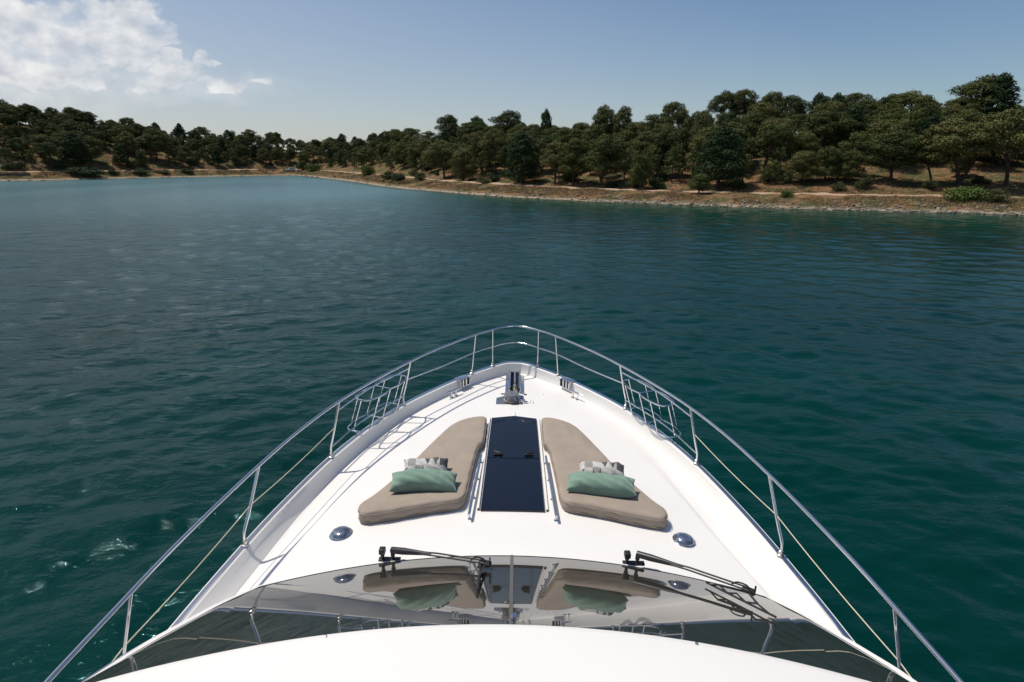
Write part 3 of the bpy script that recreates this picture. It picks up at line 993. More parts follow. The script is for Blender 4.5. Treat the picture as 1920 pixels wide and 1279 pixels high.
for s_ in (-1, 1):
    mb = MB(); mb.add([(-1.05, s_ * .875, 1.0), (1.5, s_ * .875, 1.02), (1.05, s_ * .80, 1.36), (-.5, s_ * .80, 1.34), (-1.05, s_ * .80, .99), (1.5, s_ * .80, 1.01), (1.05, s_ * .72, 1.36), (-.5, s_ * .72, 1.34)],
                      [(0, 1, 2, 3), (4, 7, 6, 5), (0, 4, 5, 1), (1, 5, 6, 2), (2, 6, 7, 3), (3, 7, 4, 0)])
    mb.build('side_window', mat('car_glass', (.02, .025, .03), .08), car, smooth=False)
    for xx in (-1.4, 1.35):
        M_ = Matrix.Rotation(R(90), 4, 'X')
        wh = MB().lathe([(.02, -.1), (.26, -.11), (.32, -.08), (.33, 0), (.32, .08), (.26, .11), (.02, .1)], (xx, s_ * .80, .32), 18, M=M_).build('wheel', mat('tyre_rubber', (.02, .02, .02), .8), car)
        MB().lathe([(.01, -.125), (.17, -.122), (.19, -.10)], (xx, s_ * .80, .32), 14, M=M_ if s_ > 0 else Matrix.Rotation(R(-90), 4, 'X')).build('rim', mat('alloy', (.5, .5, .5), .3, .8), wh)
# ================================================================== THE YACHT (boat frame: x starboard, y to the bow, z up from the water)
def fit_frame():
    yaw, pitch, roll = 0.00609, PITCH, 0.01502
    cy, sy = math.cos(yaw), math.sin(yaw)
    f = np.array([-sy * math.cos(pitch), cy * math.cos(pitch), -math.sin(pitch)])
    r = np.array([cy, sy, 0.]); u = np.cross(r, f)
    r2 = r * math.cos(roll) + u * math.sin(roll); u2 = -r * math.sin(roll) + u * math.cos(roll)
    Rf = np.stack([r2, u2, -f], 1)
    Rw = np.array([[1, 0, 0], [0, math.sin(pitch), -math.cos(pitch)], [0, math.cos(pitch), math.sin(pitch)]])
    M = Matrix((Rw @ Rf.T).tolist()).to_4x4()
    return Matrix.Translation((0, 0, 6)) @ M @ Matrix.Translation((0.00235, 0, -6))


HEEL = fit_frame()                      # the boat lies a degree over and a touch off the line of sight

M_GEL = mat('white_gelcoat', (.775, .75, .715), .34, noise=(1.6, .02), coat=.0, bump=(90., .06, .002))
M_BROW = mat('white_roof_gelcoat', (.775, .75, .715), .38, noise=(1.1, .02))
M_STEEL = mat('polished_steel', (.66, .67, .69), .13, 1.0)
M_STEELR = mat('brushed_steel', (.50, .49, .47), .30, 1.0, noise=(30., .25))
M_NAVY = mat('navy_hatch_glass', (.004, .007, .016), .06, ior=1.5)
M_BLACK = mat('black_plastic', (.014, .014, .015), .42)
M_RUB = mat('dark_rubber', (.02, .02, .022), .6)
M_GLASS = mat('tinted_glass', (.030, .027, .021), .012, ior=4.2)
M_PAD = mat('taupe_canvas', (.315, .258, .207), .9, noise=(5., .08), bump=(7., .6, .016))
M_ROPE = mat('cream_rope', (.62, .55, .40), .8)
M_CHAIN = mat('galvanised_chain', (.42, .36, .31), .42, .8, noise=(40., .4))
M_BRONZE = mat('worn_chrome', (.55, .47, .40), .25, .9, noise=(12., .25))

yacht = empty('motor_yacht')
yacht.matrix_world = HEEL
tag(yacht, 'white motor yacht foredeck with steel bow rail, dark hatch and tinted windscreen', 'yacht')

OUT = catmull([(0, 9.20), (.10, 9.193), (.20, 9.155), (.30, 9.09), (.42, 8.975), (.745, 8.66), (1.20, 8.115), (1.632, 7.49), (1.96, 6.80), (2.225, 6.055), (2.42, 5.24),
               (2.555, 4.485), (2.69, 3.39), (2.77, 2.2), (2.80, 0), (2.78, -3), (2.65, -7)], 8)
_o = OUT[OUT[:, 1].argsort()]


def Wy(y): return np.interp(y, _o[:, 1], _o[:, 0])
def zg(y): return 2.75 - .045 * np.clip(9.3 - np.asarray(y, float), 0, None)


def trunk_z(x, y):
    return 2.605 - .010 * (np.asarray(y, float) - 4.3) - .028 * np.asarray(x, float) ** 2


def deck_z(x, y):
    x = np.abs(np.asarray(x, float)); y = np.asarray(y, float)
    z = trunk_z(x, y)
    xt = np.interp(y, [-7, 2, 4.2, 4.55, 4.9, 5.36, 6.1, 6.9, 8], [2.6, 2.5, 2.22, 2.12, 2.03, 1.93, 1.75, 1.5, 1.1])
    st = np.interp(y, [4.2, 4.8, 5.6, 6.4, 7.4, 8], [.085, .078, .055, .028, .008, 0])
    wid = np.interp(y, [4.2, 5.6, 6.4, 8], [.10, .11, .22, .5])
    z = z - st * smooth01((x - xt + wid * .4) / wid)
    z = z + .012 * smooth01((9.3 - y) / 1.0) * 0
    return z


def inset(C, o):
    T = np.gradient(C, axis=0); T[0] = (1, 0)
    T /= np.linalg.norm(T, axis=1, keepdims=True)
    Nn = np.stack([T[:, 1], -T[:, 0]], 1)          # towards the centreline
    q = C + Nn * np.asarray(o).reshape(-1, 1)
    q[:, 0] = np.maximum(q[:, 0], 0)
    q[0, 0] = 0
    return q


def both(C):                                           # full outline port to starboard round the bow
    L_ = C[::-1].copy(); L_[:, 0] *= -1
    return np.vstack([L_, C[1:]])


def ring(o, zfun):
    q = both(inset(OUT, o if np.ndim(o) else np.full(len(OUT), o)))
    return np.column_stack([q, zfun(q[:, 0], q[:, 1])])


foot = np.interp(OUT[:, 1], [-7, 3.9, 4.4, 5.3, 6.0, 7.0, 8.4, 9], [.13, .18, .17, .13, .105, .09, .085, .08])
loops = [ring(.0, lambda x, y: zg(y) - .03), ring(.0, lambda x, y: zg(y) - .006), ring(.006, lambda x, y: zg(y)), ring(.078, lambda x, y: zg(y)), ring(.086, lambda x, y: zg(y) - .006),
         ring(.086 + (foot - .075) * .30, lambda x, y: zg(y) - .07), ring(.018 + foot, lambda x, y: deck_z(x, y) + .035), ring(.035 + foot, lambda x, y: deck_z(x, y) + .008), ring(.085 + foot, lambda x, y: deck_z(x, y) - .004)]
mb = MB().grid(np.array(loops), flip=True)
mb.build('bulwark', M_GEL, yacht)

# hull below the gunwale, flared and raked
hl = []
for k, (fz, ins, rake) in enumerate([(-.03, 0, 0), (-.05, -.03, 0), (-.10, -.03, 0), (-.12, 0.01, 0), (-.8, .16, .3), (-1.6, .38, .75), (-2.4, .62, 1.25), (-3.0, .95, 1.7), (-3.4, 1.5, 2.2)]):
    C = OUT.copy(); q = inset(C, ins) if ins > 0 else C + np.array([0, 0])
    if ins < 0: q = OUT * 1.0; q[:, 0] += -ins * smooth01(q[:, 0] * 4); q[:, 1] += -ins * smooth01((q[:, 1] - 8) / 1.2)
    q[:, 1] -= rake * smooth01((q[:, 1] - 1) / 8)
    q = both(q)
    hl.append(np.column_stack([q, zg(q[:, 1]) + fz]))
mb = MB().grid(np.array(hl))
mb.build('hull', mat('white_hull', (.78, .78, .77), .2), yacht)
sp = MB().grid(np.array([ring(.020, lambda x, y: zg(y) + .003), ring(.024, lambda x, y: zg(y) + .012), ring(.060, lambda x, y: zg(y) + .012), ring(.064, lambda x, y: zg(y) + .003)]), flip=True)
sp.build('toe_rail', M_STEEL, yacht)

# deck sheet
ys = np.concatenate([np.linspace(9.12, 8.6, 14), np.linspace(8.55, 3.3, 150), np.linspace(3.1, -6.8, 24)])
us = np.concatenate([np.linspace(-1, -.6, 46), np.linspace(-.58, .58, 36), np.linspace(.6, 1, 46)])
G = []
for y in ys:
    w = max(.01, float(Wy(y)) - .04)
    x = us * w
    G.append(np.column_stack([x, np.full(len(x), y), deck_z(x, y)]))
MB().grid(np.array(G), flip=False).build('deck', M_GEL, yacht, auto=False)


def dk(x, y, up=0.): return (x, y, float(deck_z(x, y)) + up)


# shallow moulded rims beside the hatch
for s in (-1, 1):
    mb = MB()
    for (x0, x1, h, y0, y1) in ((.331, .352, .028, 5.03, 7.26),):
        G = []
        for y in np.linspace(y0, y1, 12):
            xx = s * (x0 + .012 * (7.2 - y) / 2.2); x2 = s * (x1 + .012 * (7.2 - y) / 2.2)
            z = float(deck_z(xx, y))
            G.append([(xx, y, z - .01), (xx, y, z + h - .004), (xx + s * .004, y, z + h), (x2 - s * .004, y, z + h), (x2, y, z + h - .004), (x2, y, z - .01)])
        mb.grid(G, flip=(s < 0))
    mb.build('hatch_rim', M_GEL, yacht)

# ---- hatch: two dark glass leaves
hz = lambda x, y, up: float(trunk_z(x, y)) + up
for nm, outl in (('hatch', [(-.328, 5.015), (.328, 5.015), (.320, 6.085), (-.320, 6.085)]), ('hatch', [(-.320, 6.10), (.320, 6.10), (.312, 7.245), (.0, 7.325), (-.312, 7.245)])):
    n = len(outl)
    v = [(x, y, hz(0, y, .0)) for x, y in outl] + [(x, y, hz(0, y, .020)) for x, y in outl] + [(x * .985, 6.09 + (y - 6.09) * .994, hz(0, y, .024)) for x, y in outl]
    f = [tuple(range(2 * n, 3 * n))] + [(i, (i + 1) % n, n + (i + 1) % n, n + i) for i in range(n)] + [(n + i, n + (i + 1) % n, 2 * n + (i + 1) % n, 2 * n + i) for i in range(n)]
    h = mesh_obj(nm, v, f, M_NAVY, yacht, smooth=False)
    if outl[0][1] > 6:
        for s in (-1, 1):
            mb = MB().box((s * .185, 6.165, hz(0, 6.16, .036)), (.11, .035, .022), bev=.008)
            mb.tube([(s * .16, 6.165, hz(0, 6.16, .05)), (s * .235, 6.20, hz(0, 6.2, .055))], .012, 8)
            mb.build('handle', M_BLACK, h)
MB().box((0, 7.40, float(trunk_z(0, 7.4)) + .004), (.03, .16, .02), bev=.006).build('water_channel', M_GEL, yacht)

# ---- grab rails beside the hatch
for s in (-1, 1):
    p0, p1 = np.array([s * .385, 6.07]), np.array([s * .432, 4.84])
    pts = []
    for k in np.linspace(0, 1, 9):
        q = p0 + (p1 - p0) * k; pts.append((q[0], q[1], float(trunk_z(q[0], q[1])) + .075))
    g = MB().tube(pts, .0135, 12).build('grab_rail', M_STEEL, yacht)
    for k in (.04, .35, .66, .965):
        q = p0 + (p1 - p0) * k; z = float(trunk_z(q[0], q[1]))
        MB().tube([(q[0], q[1], z - .01), (q[0], q[1], z + .07)], .009, 8).lathe([(.02, 0), (.02, .006), (.0, .008)], (q[0], q[1], z), 12).build('post', M_STEEL, g)

# ---- domed deck lights
for s in (-1, 1):
    x, y = s * 1.666, 4.70
    z = float(deck_z(x, y))
    tilt = Matrix.Rotation(s * .093, 4, 'Y')
    d = MB().lathe([(.100, 0), (.099, .014), (.088, .034), (.062, .049), (.03, .056), (.001, .058)], (x, y, z), 36, M=tilt).build('deck_light', mat('smoked_dome', (.34, .37, .43), .12, .85, noise=(20., .5), ior=1.7), yacht)
    MB().lathe([(.112, -.004), (.112, .006), (.106, .011), (.099, .010), (.097, 0)], (x, y, z), 36, M=tilt).build('ring', M_STEEL, d)
    mb = MB()
    for a in range(3):
        mb.lathe([(.008, 0), (.007, .006), (.0, .008)], (x + .074 * math.cos(a * 2.1 + .6), y + .074 * math.sin(a * 2.1 + .6), z + .032), 8)
    mb.build('screw', M_STEEL, d)

# ---- bow rail
RT = catmull([(0, 9.045), (.08, 9.035), (.19, 8.98), (.371, 8.835), (.63, 8.577), (1.10, 7.98), (1.453, 7.415), (1.80, 6.75), (2.063, 6.139), (2.27, 5.45), (2.411, 4.758), (2.53, 3.95), (2.605, 3.166), (2.68, 1.6), (2.70, -2)], 8)
RT3 = both(RT); RT3 = np.column_stack([RT3, zg(RT3[:, 1]) + .68])
rail = MB().tube(RT3, .0158, 12).build('bow_rail', M_STEEL, yacht)
ST = [((.378, 8.949), (.371, 8.835)), ((.698, 8.625), (.63, 8.577)), ((1.581, 7.465), (1.453, 7.415)), ((2.173, 6.042), (2.063, 6.139)), ((2.500, 4.485), (2.411, 4.758)), ((2.70, 3.05), (2.605, 3.166)), ((2.74, 1.2), (2.69, 1.3))]
bend = []
for i, (b, tp) in enumerate(ST):
    for s in (-1, 1):
        z0, z1 = float(zg(b[1])), float(zg(tp[1])) + .68
        kx, ky = (b[0] * .9 + tp[0] * .1), (b[1] * .9 + tp[1] * .1)
        hb = .07 if i < 2 else .15
        r = .0125 if i < 2 else .0150
        pts = catmull([(s * b[0], b[1], z0), (s * (b[0] + .004), b[1], z0 + hb * .6), (s * (b[0] - .002), b[1] + (.01 if i < 4 else .02), z0 + hb * 1.05), (s * (b[0] + (tp[0] - b[0]) * .35), b[1] + (tp[1] - b[1]) * .35, z0 + hb + (z1 - z0 - hb) * .3), (s * tp[0], tp[1], z1 - .008)], 5)
        o = MB().tube(pts, r, 10).build('stanchion', M_STEEL, rail)
        MB().lathe([(.034, 0), (.034, .012), (.024, .018), (.022, .05), (r, .055)], (s * b[0], b[1], z0 + .011), 14).build('foot', M_STEELR, rail)


def on_post(i, s, h):
    b, tp = ST[i]
    z0, z1 = float(zg(b[1])), float(zg(tp[1])) + .68
    k = min(max((h - .12) / .56, 0), 1)
    return np.array([s * (b[0] + (tp[0] - b[0]) * k), b[1] + (tp[1] - b[1]) * k, z0 + h])


tip = np.array([0, 9.10, float(zg(9.1)) + .375])
mid = [on_post(2, -1, .40), (-1.08, 8.03, float(zg(8)) + .375), on_post(1, -1, .365), on_post(0, -1, .36), (-.20, 9.01, tip[2]), tip, (.20, 9.01, tip[2]), on_post(0, 1, .36), on_post(1, 1, .365), (1.08, 8.03, float(zg(8)) + .375), on_post(2, 1, .40)]
MB().tube(catmull(mid, 8), .0105, 10).build('middle_rail', M_STEEL, rail)
for s in (-1, 1):
    w = [on_post(3, s, .37), on_post(4, s, .36), on_post(5, s, .30), on_post(6, s, .3)]
    pts = []
    for a, b in zip(w[:-1], w[1:]):
        for k in np.linspace(0, 1, 7)[:-1]:
            q = a + (b - a) * k; q[2] -= .02 * math.sin(math.pi * k); pts.append(q)
    pts.append(w[-1])
    MB().tube(pts, .0043, 6).build('lifeline', M_ROPE, yacht)

# ---- fender baskets hung between the third and fourth posts
for s in (-1, 1):
    du = np.array([.365, -.931]); dv = np.array([.931, .365])

    def P3(u, v, lvl, cx=None):
        c = np.array([1.765, 7.03]) if lvl else np.array([1.90, 7.05])
        q = c + du * u + dv * v
        return (s * q[0], q[1], float(zg(7.0)) + (.47 if lvl else .03))
    root = None
    for lvl in (1, 0):
        L_, Wd = .475, .165
        lp = []
        for a in np.linspace(0, 2 * math.pi, 44, endpoint=False):
            ca, sa = math.cos(a), math.sin(a)
            u = L_ * np.sign(ca) * abs(ca) ** .75; v = Wd * np.sign(sa) * abs(sa) ** .6 * (1 - .10 * math.cos(2 * a) * 0)
            v *= 1 - .22 * math.exp(-(u / .09) ** 2)
            lp.append(P3(u, v, lvl))
        o = MB().tube(lp, .0105, 8, closed=True)
        if root is None:
            root = o.build('fender_basket', M_STEEL, yacht)
        else:
            o.build('hoop', M_STEEL, root)
        MB().tube([P3(0, -.128, lvl), P3(0, .128, lvl)], .009, 8).build('cross_bar', M_STEEL, root)
    for u, v in ((-.30, -.155), (-.30, .155), (.30, -.155), (.30, .155), (0, -.128), (0, .128), (-.46, 0), (.46, 0)):
        MB().tube([P3(u, v, 1), P3(u, v, 0)], .009, 8).build('upright', M_STEEL, root)
    for h in (.14, .575):
        a, b = on_post(2, s, h), on_post(3, s, h)
        m_ = (a + b) / 2; m_[0] += s * .07
        MB().tube(catmull([a, m_, b], 8), .0095, 8).build('side_bar', M_STEEL, root)

# ---- fairleads let into the bulwark, cleats inside it
for s in (-1, 1):
    y0 = 8.48
    e = np.array([s * .62, -.785]); nn = np.array([-s * .785, -.62])
    o0 = np.array([s * float(Wy(y0)), y0])
    ang = math.atan2(e[1], e[0])
    zc = float(zg(y0))
    M_ = Matrix.Rotation(ang, 4, 'Z')
    at_ = lambda u, v, z: (*(o0 + e * u + nn * v), zc + z)
    mb = MB()
    mb.box(at_(0, .075, .012), (.23, .12, .014), M=M_, bev=.006)
    mb.box(at_(0, .125, -.106), (.20, .06, .014), M=M_, bev=.005)
    for k in (-.10, .10):
        mb.box(at_(k, .125, -.05), (.014, .07, .11), M=M_, bev=.004)
    f_ = mb.build('fairlead', M_STEEL, yacht)
    MB().box(at_(0, .11, -.05), (.185, .05, .10), M=M_).build('opening_shade', M_BLACK, f_)  # solid black block painted in for the shade inside the open fairlead
    for k in (-.035, .035):
        MB().tube([at_(k, .14, -.10), at_(k, .14, .004)], .015, 12).build('roller', M_STEEL, f_)
    cx, cy = s * .935, 8.10
    z = float(deck_z(cx, cy))
    ang = math.atan2(-1.05, s * .95)
    e = np.array([math.cos(ang), math.sin(ang)])
    c_ = MB().tube([(cx + k * e[0], cy + k * e[1], z + .098 - 6 * .05 * k * k * .3) for k in np.linspace(-.15, .15, 9)], [.008, .013, .016, .017, .018, .017, .016, .013, .008], 10).build('cleat', M_STEEL, yacht)
    for k in (-.045, .045):
        MB().tube([(cx + k * e[0], cy + k * e[1], z - .004), (cx + k * e[0], cy + k * e[1], z + .095)], .0135, 10).lathe([(.032, 0), (.03, .008), (.014, .012)], (cx + k * e[0], cy + k * e[1], z), 14).build('leg', M_STEEL, c_)

# ---- anchor roller, chain and windlass
zb = float(deck_z(0, 8.5))
mb = MB()
for s in (-1, 1):
    mb.box((s * .080, 8.60, zb + .045), (.030, .76, .13), bev=.006)
    mb.box((s * .118, 8.58, zb + .008), (.06, .80, .012), bev=.003)
mb.box((0, 8.965, zb + .03), (.17, .02, .10), bev=.004)
ro = mb.build('anchor_roller', M_STEEL, yacht)
MB().box((0, 8.59, zb + .006), (.128, .74, .016)).build('channel', M_RUB, ro)
MB().tube([(0, 8.93, zb + .07), (0, 8.6, zb + .072), (0, 8.38, zb + .075), (0, 8.33, zb + .078), (0, 8.25, zb + .078)], [.020, .020, .022, .036, .038], 12).build('anchor_shank', M_STEEL, ro)
MB().box((.0, 8.10, zb + .004), (.15, .24, .008), bev=.002).build('chain_plate', M_CHAIN, ro)
wl_ = MB()
wx, wy = -.075, 7.90
wl_.add([(wx - .20, wy - .13, zb + .012), (wx - .20, wy + .10, zb + .012), (wx - .02, wy + .22, zb + .012), (wx + .20, wy + .22, zb + .012), (wx + .20, wy - .13, zb + .012),
         (wx - .20, wy - .13, zb - .01), (wx - .20, wy + .10, zb - .01), (wx - .02, wy + .22, zb - .01), (wx + .20, wy + .22, zb - .01), (wx + .20, wy - .13, zb - .01)],
        [(0, 4, 3, 2, 1)] + [(i, (i + 1) % 5, 5 + (i + 1) % 5, 5 + i) for i in range(5)])
wind = wl_.build('windlass', M_STEELR, yacht, smooth=False)
MB().lathe([(.075, 0), (.075, .03), (.06, .045), (.05, .07), (.07, .085), (.105, .095), (.118, .108), (.108, .125), (.06, .135), (.0, .138)], (wx + .03, wy - .02, zb + .012), 28).build('drum', M_BRONZE, wind)
MB().lathe([(.012, 0), (.012, .02), (0, .024)], (wx + .03, wy - .02, zb + .148), 8).build('cap', M_STEEL, wind)
mb = MB()
for i in range(17):
    k = i / 16
    px_, py_ = .0 + .045 * k * (1 if k > .4 else .3), 8.27 - .30 * k
    a = np.linspace(0, 2 * math.pi, 12, endpoint=False)
    lk = []
    for q in a:
        l, w_ = .028 * math.cos(q), .019 * math.sin(q)
        lk.append((px_ + (w_ if i % 2 else 0), py_ + l, zb + .085 - .02 * k + (0 if i % 2 else w_)))
    mb.tube(lk, .0065, 6, closed=True)
mb.build('chain', M_CHAIN, wind)
rc = random.Random(4)
mb = MB()
for i in range(20):
    a = i / 20 * 6.28
    qx, qy = wx + .03 + .095 * math.cos(a), wy - .02 + .095 * math.sin(a)
    mb.tube([(qx + .02 * math.cos(t_ + a), qy + .02 * math.sin(t_ + a) * .6, zb + .035 + .012 * math.sin(t_)) for t_ in np.linspace(0, 6.28, 9)[:-1]], .005, 5, closed=True)
mb.build('chain_coil', M_CHAIN, wind)
# small deck fittings
fx, fy = .115, 7.86
z = float(deck_z(fx, fy))
lk = MB().box((fx, fy, z + .02), (.055, .06, .045), bev=.008).tube([(fx + .02, fy - .03, z + .02), (fx + .08, fy - .03, z + .02)], .016, 10).build('chain_stopper', M_STEEL, yacht)
MB().box((fx, fy + .085, z + .028), (.05, .10, .035), bev=.006).build('lever', mat('dark_blue_plastic', (.02, .022, .07), .4), lk)
for (x, y, r) in ((-.185, 8.175, .026), (.165, 8.165, .026), (.235, 7.93, .014), (.27, 7.90, .014), (.235, 7.86, .016), (.275, 7.84, .016), (.36, 8.42, .012), (.44, 8.2, .012), (.62, 8.11, .012), (-.58, 8.15, .012), (-.42, 8.45, .012), (-1.25, 4.22, .008), (-.93, 4.27, .008), (.985, 4.26, .008), (.0, 4.33, .008)):
    z = float(deck_z(x, y))
    MB().lathe([(r, -.002), (r, .004), (r * .6, .008), (0, .009)], (x, y, z), 14).build('deck_cap', M_STEELR if r < .02 else M_BLACK, yacht)

# ---- windscreen
BULGE = 0.0
ze = lambda x: 2.70 - .03 * x * x
_bx = np.linspace(0, 2.12, 40); BF = np.column_stack([_bx, 4.205 - .0635 * _bx ** 2])
BF = np.column_stack([BF, ze(BF[:, 0])])
BS = catmull([(2.145, 3.885, 2.570), (2.245, 3.587, 2.690), (2.335, 3.32, 2.775), (2.42, 3.05, 2.86), (2.49, 2.80, 2.933), (2.56, 2.40, 3.02), (2.60, 1.6, 3.06), (2.60, -2, 3.05)], 4)
zt = lambda x: 3.47 - .03 * x * x
_tx = np.linspace(0, 1.88, 40); TC = np.column_stack([_tx, 2.60 - .0615 * _tx ** 2])
TC = np.column_stack([TC, zt(TC[:, 0])])
TS = catmull([(1.92, 2.374), (2.08, 2.333), (2.24, 2.285), (2.38, 2.22), (2.48, 2.12), (2.53, 1.95), (2.56, 1.2), (2.56, -2)], 4)
TS = np.column_stack([TS, zt(TS[:, 0])])


def resample(C, n):
    d = np.r_[0, np.cumsum(np.linalg.norm(np.diff(C, axis=0), axis=1))]
    s_ = np.linspace(0, d[-1], n)
    return np.column_stack([np.interp(s_, d, C[:, i]) for i in range(3)])


mirror = np.array([-1, 1, 1])
for s in (1, -1):
    b, t_ = resample(BF, 40), resample(TC, 40)
    G = []
    for k in np.linspace(0, 1, 16):
        g = b + (t_ - b) * k
        g[:, 2] += BULGE * math.sin(math.pi * k)
        G.append(g * (mirror if s < 0 else 1))
    G = np.array(G)
    wp = MB().grid(G, flip=(s > 0)).build('windscreen_pane', M_GLASS, yacht, auto=False)
    b, t_ = np.vstack([BF[-1:], BS]), np.vstack([TC[-1:], TS])
    b, t_ = resample(b, 40), resample(t_, 40)
    # keep the pane edge shared with the front pane
    G = [(b + (t_ - b) * k + np.column_stack([np.zeros(40), np.zeros(40), np.full(40, BULGE * math.sin(math.pi * k))])) * (mirror if s < 0 else 1) for k in np.linspace(0, 1, 12)]
    MB().grid(np.array(G), flip=(s > 0)).build('side_window', M_GLASS, yacht, auto=False)
    # black bonding edge, then white coaming down to the deck
    full = np.vstack([BF, BS])
    tt = np.vstack([resample(TC, len(BF)), resample(TS, len(BS))])
    dirv = tt - full; dirv /= np.linalg.norm(dirv, axis=1, keepdims=True)
    nrm = np.array([0, .35, .93])
    mfac = mirror if s < 0 else 1
    sb = slice(len(BF) - 3, None)
    bw = np.interp(np.arange(len(full)), [0, len(BF) - 4, len(BF) + 2, len(full) - 1], [.006, .008, .055, .07])[:, None]
    G = [(full + nrm * .003) * mfac, (full + dirv * bw + nrm * .0035) * mfac]
    MB().grid(np.array(G), flip=(s > 0)).build('window_border', M_BLACK, yacht, auto=False)
    T_ = np.gradient(full[:, :2], axis=0); T_ /= np.linalg.norm(T_, axis=1, keepdims=True)
    no = np.stack([-T_[:, 1], T_[:, 0]], 1)
    no = np.where((no @ np.array([0.3, 1.]))[:, None] < 0, -no, no)
    wl = np.interp(np.arange(len(full)), [0, len(BF) - 1, len(BF) + 3, len(full) - 1], [.014, .014, .035, .05])[:, None]
    o1 = full.copy(); o1[:, :2] += no * wl
    lo = o1.copy(); lo[:, 2] = np.minimum(deck_z(lo[:, 0], lo[:, 1]), lo[:, 2]) - .03
    G = [full * mfac, (full + [0, 0, .004]) * mfac, (o1 + [0, 0, .003]) * mfac, (o1 + [0, 0, -.012]) * mfac, lo * mfac]
    MB().grid(np.array(G), flip=(s < 0)).build('coaming', M_GEL, yacht)
cb_, ct_ = np.array([0, 4.205, 2.70]), np.array([0, 2.60, 3.47])
mb = MB(); Q = []
for k in np.linspace(0, 1, 16):
    c = cb_ + (ct_ - cb_) * k + np.array([0, 0, BULGE * math.sin(math.pi * k)])
    Q.append([c + [-.014, 0, -.002], c + [-.012, .002, .008], c + [.012, .002, .008], c + [.014, 0, -.002]])
mb.grid(Q, flip=True)
dv_ = mb.build('window_divider', mat('grey_rubber', (.10, .095, .09), .5), yacht)
k = .93; c = cb_ + (ct_ - cb_) * k
MB().box(tuple(c + [.012, .0, .03]), (.03, .035, .02), bev=.005).build('catch', M_STEEL, dv_)

# ---- roof overhang above the windscreen, flybridge deck and cabin sides
full = np.vstack([TC, TS])
prof = [(0, -.035), (-.004, -.012), (.004, .010), (.02, .022), (.06, .034), (.2, .062), (.45, .105), (.8, .17), (1.2, .27), (1.5, .42), (1.62, .62), (1.72, .78), (1.9, .80), (4.5, .80), (8.5, .80)]
G = []
for (ty, tz) in prof:
    g = full.copy()
    sc = np.interp(full[:, 0], [0, 1.9, 2.4, 2.56], [1, .95, .8, .3])
    g[:, 1] = g[:, 1] - ty * sc + (.012 if tz < 0 else .02)
    g[:, 2] = full[:, 2] + tz
    g[:, 0] = g[:, 0] * (1 - .06 * min(ty, 1.7) / 1.7)
    m_ = g[::-1] * mirror
    G.append(np.vstack([m_, g[1:]]))
roof = MB().grid(np.array(G), flip=False).build('roof', M_BROW, yacht)
mb = MB()
for s in (-1, 1):
    for x, yy in ((1.03, 2.535),):
        mb.lathe([(.010, 0), (.009, .004), (0, .006)], (s * x * 1.0, yy - .02, zt(x) + .032), 10)
mb.build('roof_screw', M_STEELR, roof)
for s in (-1, 1):
    MB().grid(np.array([np.array([(s * 2.60, y, z) for y in np.linspace(2.0, -6.8, 8)]) for z in (2.2, 3.05)])).build('cabin_side', M_GEL, yacht, smooth=False)

# ---- wipers
def wiper(base, end, blade_a, blade_b, s):
    bx, by, bz = base
    e = np.array(end)
    top = np.array([bx, by, bz + .088])
    d = (e - top) / np.linalg.norm(e - top)
    side = np.cross(d, [0, 0, 1.]); side /= np.linalg.norm(side)
    mb = MB()
    for off in (-.045, .045):
        q = top + np.array([off, .0, 0])
        mb.tube([(q[0], q[1], bz - .02), (q[0], q[1], bz + .05), (q[0], q[1], bz + .055), (q[0], q[1], bz + .10)], [.014, .014, .020, .018], 10)
    mb.box((bx + .015, by, bz + .012), (.19, .05, .018), bev=.004)
    mb.box(tuple(top + [-.045, 0, .012]), (.055, .06, .05), bev=.01)
    w = mb.build('wiper', M_BLACK, yacht)
    a0 = top + np.array([.04, 0, .02])
    MB().tube([a0, a0 + d * .12, a0 + d * .34, a0 + d * .40], [.030, .031, .017, .010], 10).build('arm_head', M_BLACK, w)
    for o, nm in ((-.017, 'arm'), (.019, 'arm')):
        MB().tube([a0 + d * .2 + side * o * .6, a0 + d * .45 + side * o, e + side * o], .0075, 8).build(nm, M_BLACK, w)
    mb = MB().box(tuple(e + [0, 0, -.012]), (.10, .055, .03), rz=math.atan2(d[1], d[0]), bev=.008)
    mb.tube(catmull([e - d * .13 + [0, 0, .0], e - d * .09 + [0, 0, .035], e - d * .02 + [0, 0, .03], e + [0, 0, 0]], 5), .006, 6)
    mb.tube([e + d * .045 + [0, 0, -.035], e + d * .045 + [0, 0, .045]], .007, 6)
    mb.build('joint', M_BLACK, w)
    A_, B_ = np.array(blade_a), np.array(blade_b)
    mm_ = (A_ + B_) / 2
    mb = MB().tube([A_, mm_ + [0, 0, -.002], B_], .008, 6)
    up = np.array([0, .012, .042])
    for f0, f1 in ((.08, .34), (.34, .60), (.60, .92)):
        a1, b1 = A_ + (B_ - A_) * f0, A_ + (B_ - A_) * f1
        mb.tube([a1, (a1 + b1) / 2 + up * .7, b1], .007, 6)
    a1, b1 = A_ + (B_ - A_) * .21 + up * .7, A_ + (B_ - A_) * .76 + up * .7
    mb.tube([a1, e + [0, 0, -.03], b1], .009, 6)
    mb.build('blade', M_RUB, w)


def on_glass(x, k, up=.02):
    """a point on the pane at half-width x, k of the way from lower to upper edge"""
    ax = abs(x)
    b_, t_ = resample(BF, 40), resample(TC, 40)
    g = b_ + (t_ - b_) * k
    i = np.interp(ax, g[:, 0], np.arange(40))
    return np.array([x, np.interp(i, np.arange(40), g[:, 1]), np.interp(i, np.arange(40), g[:, 2]) + BULGE * math.sin(math.pi * k) + up])


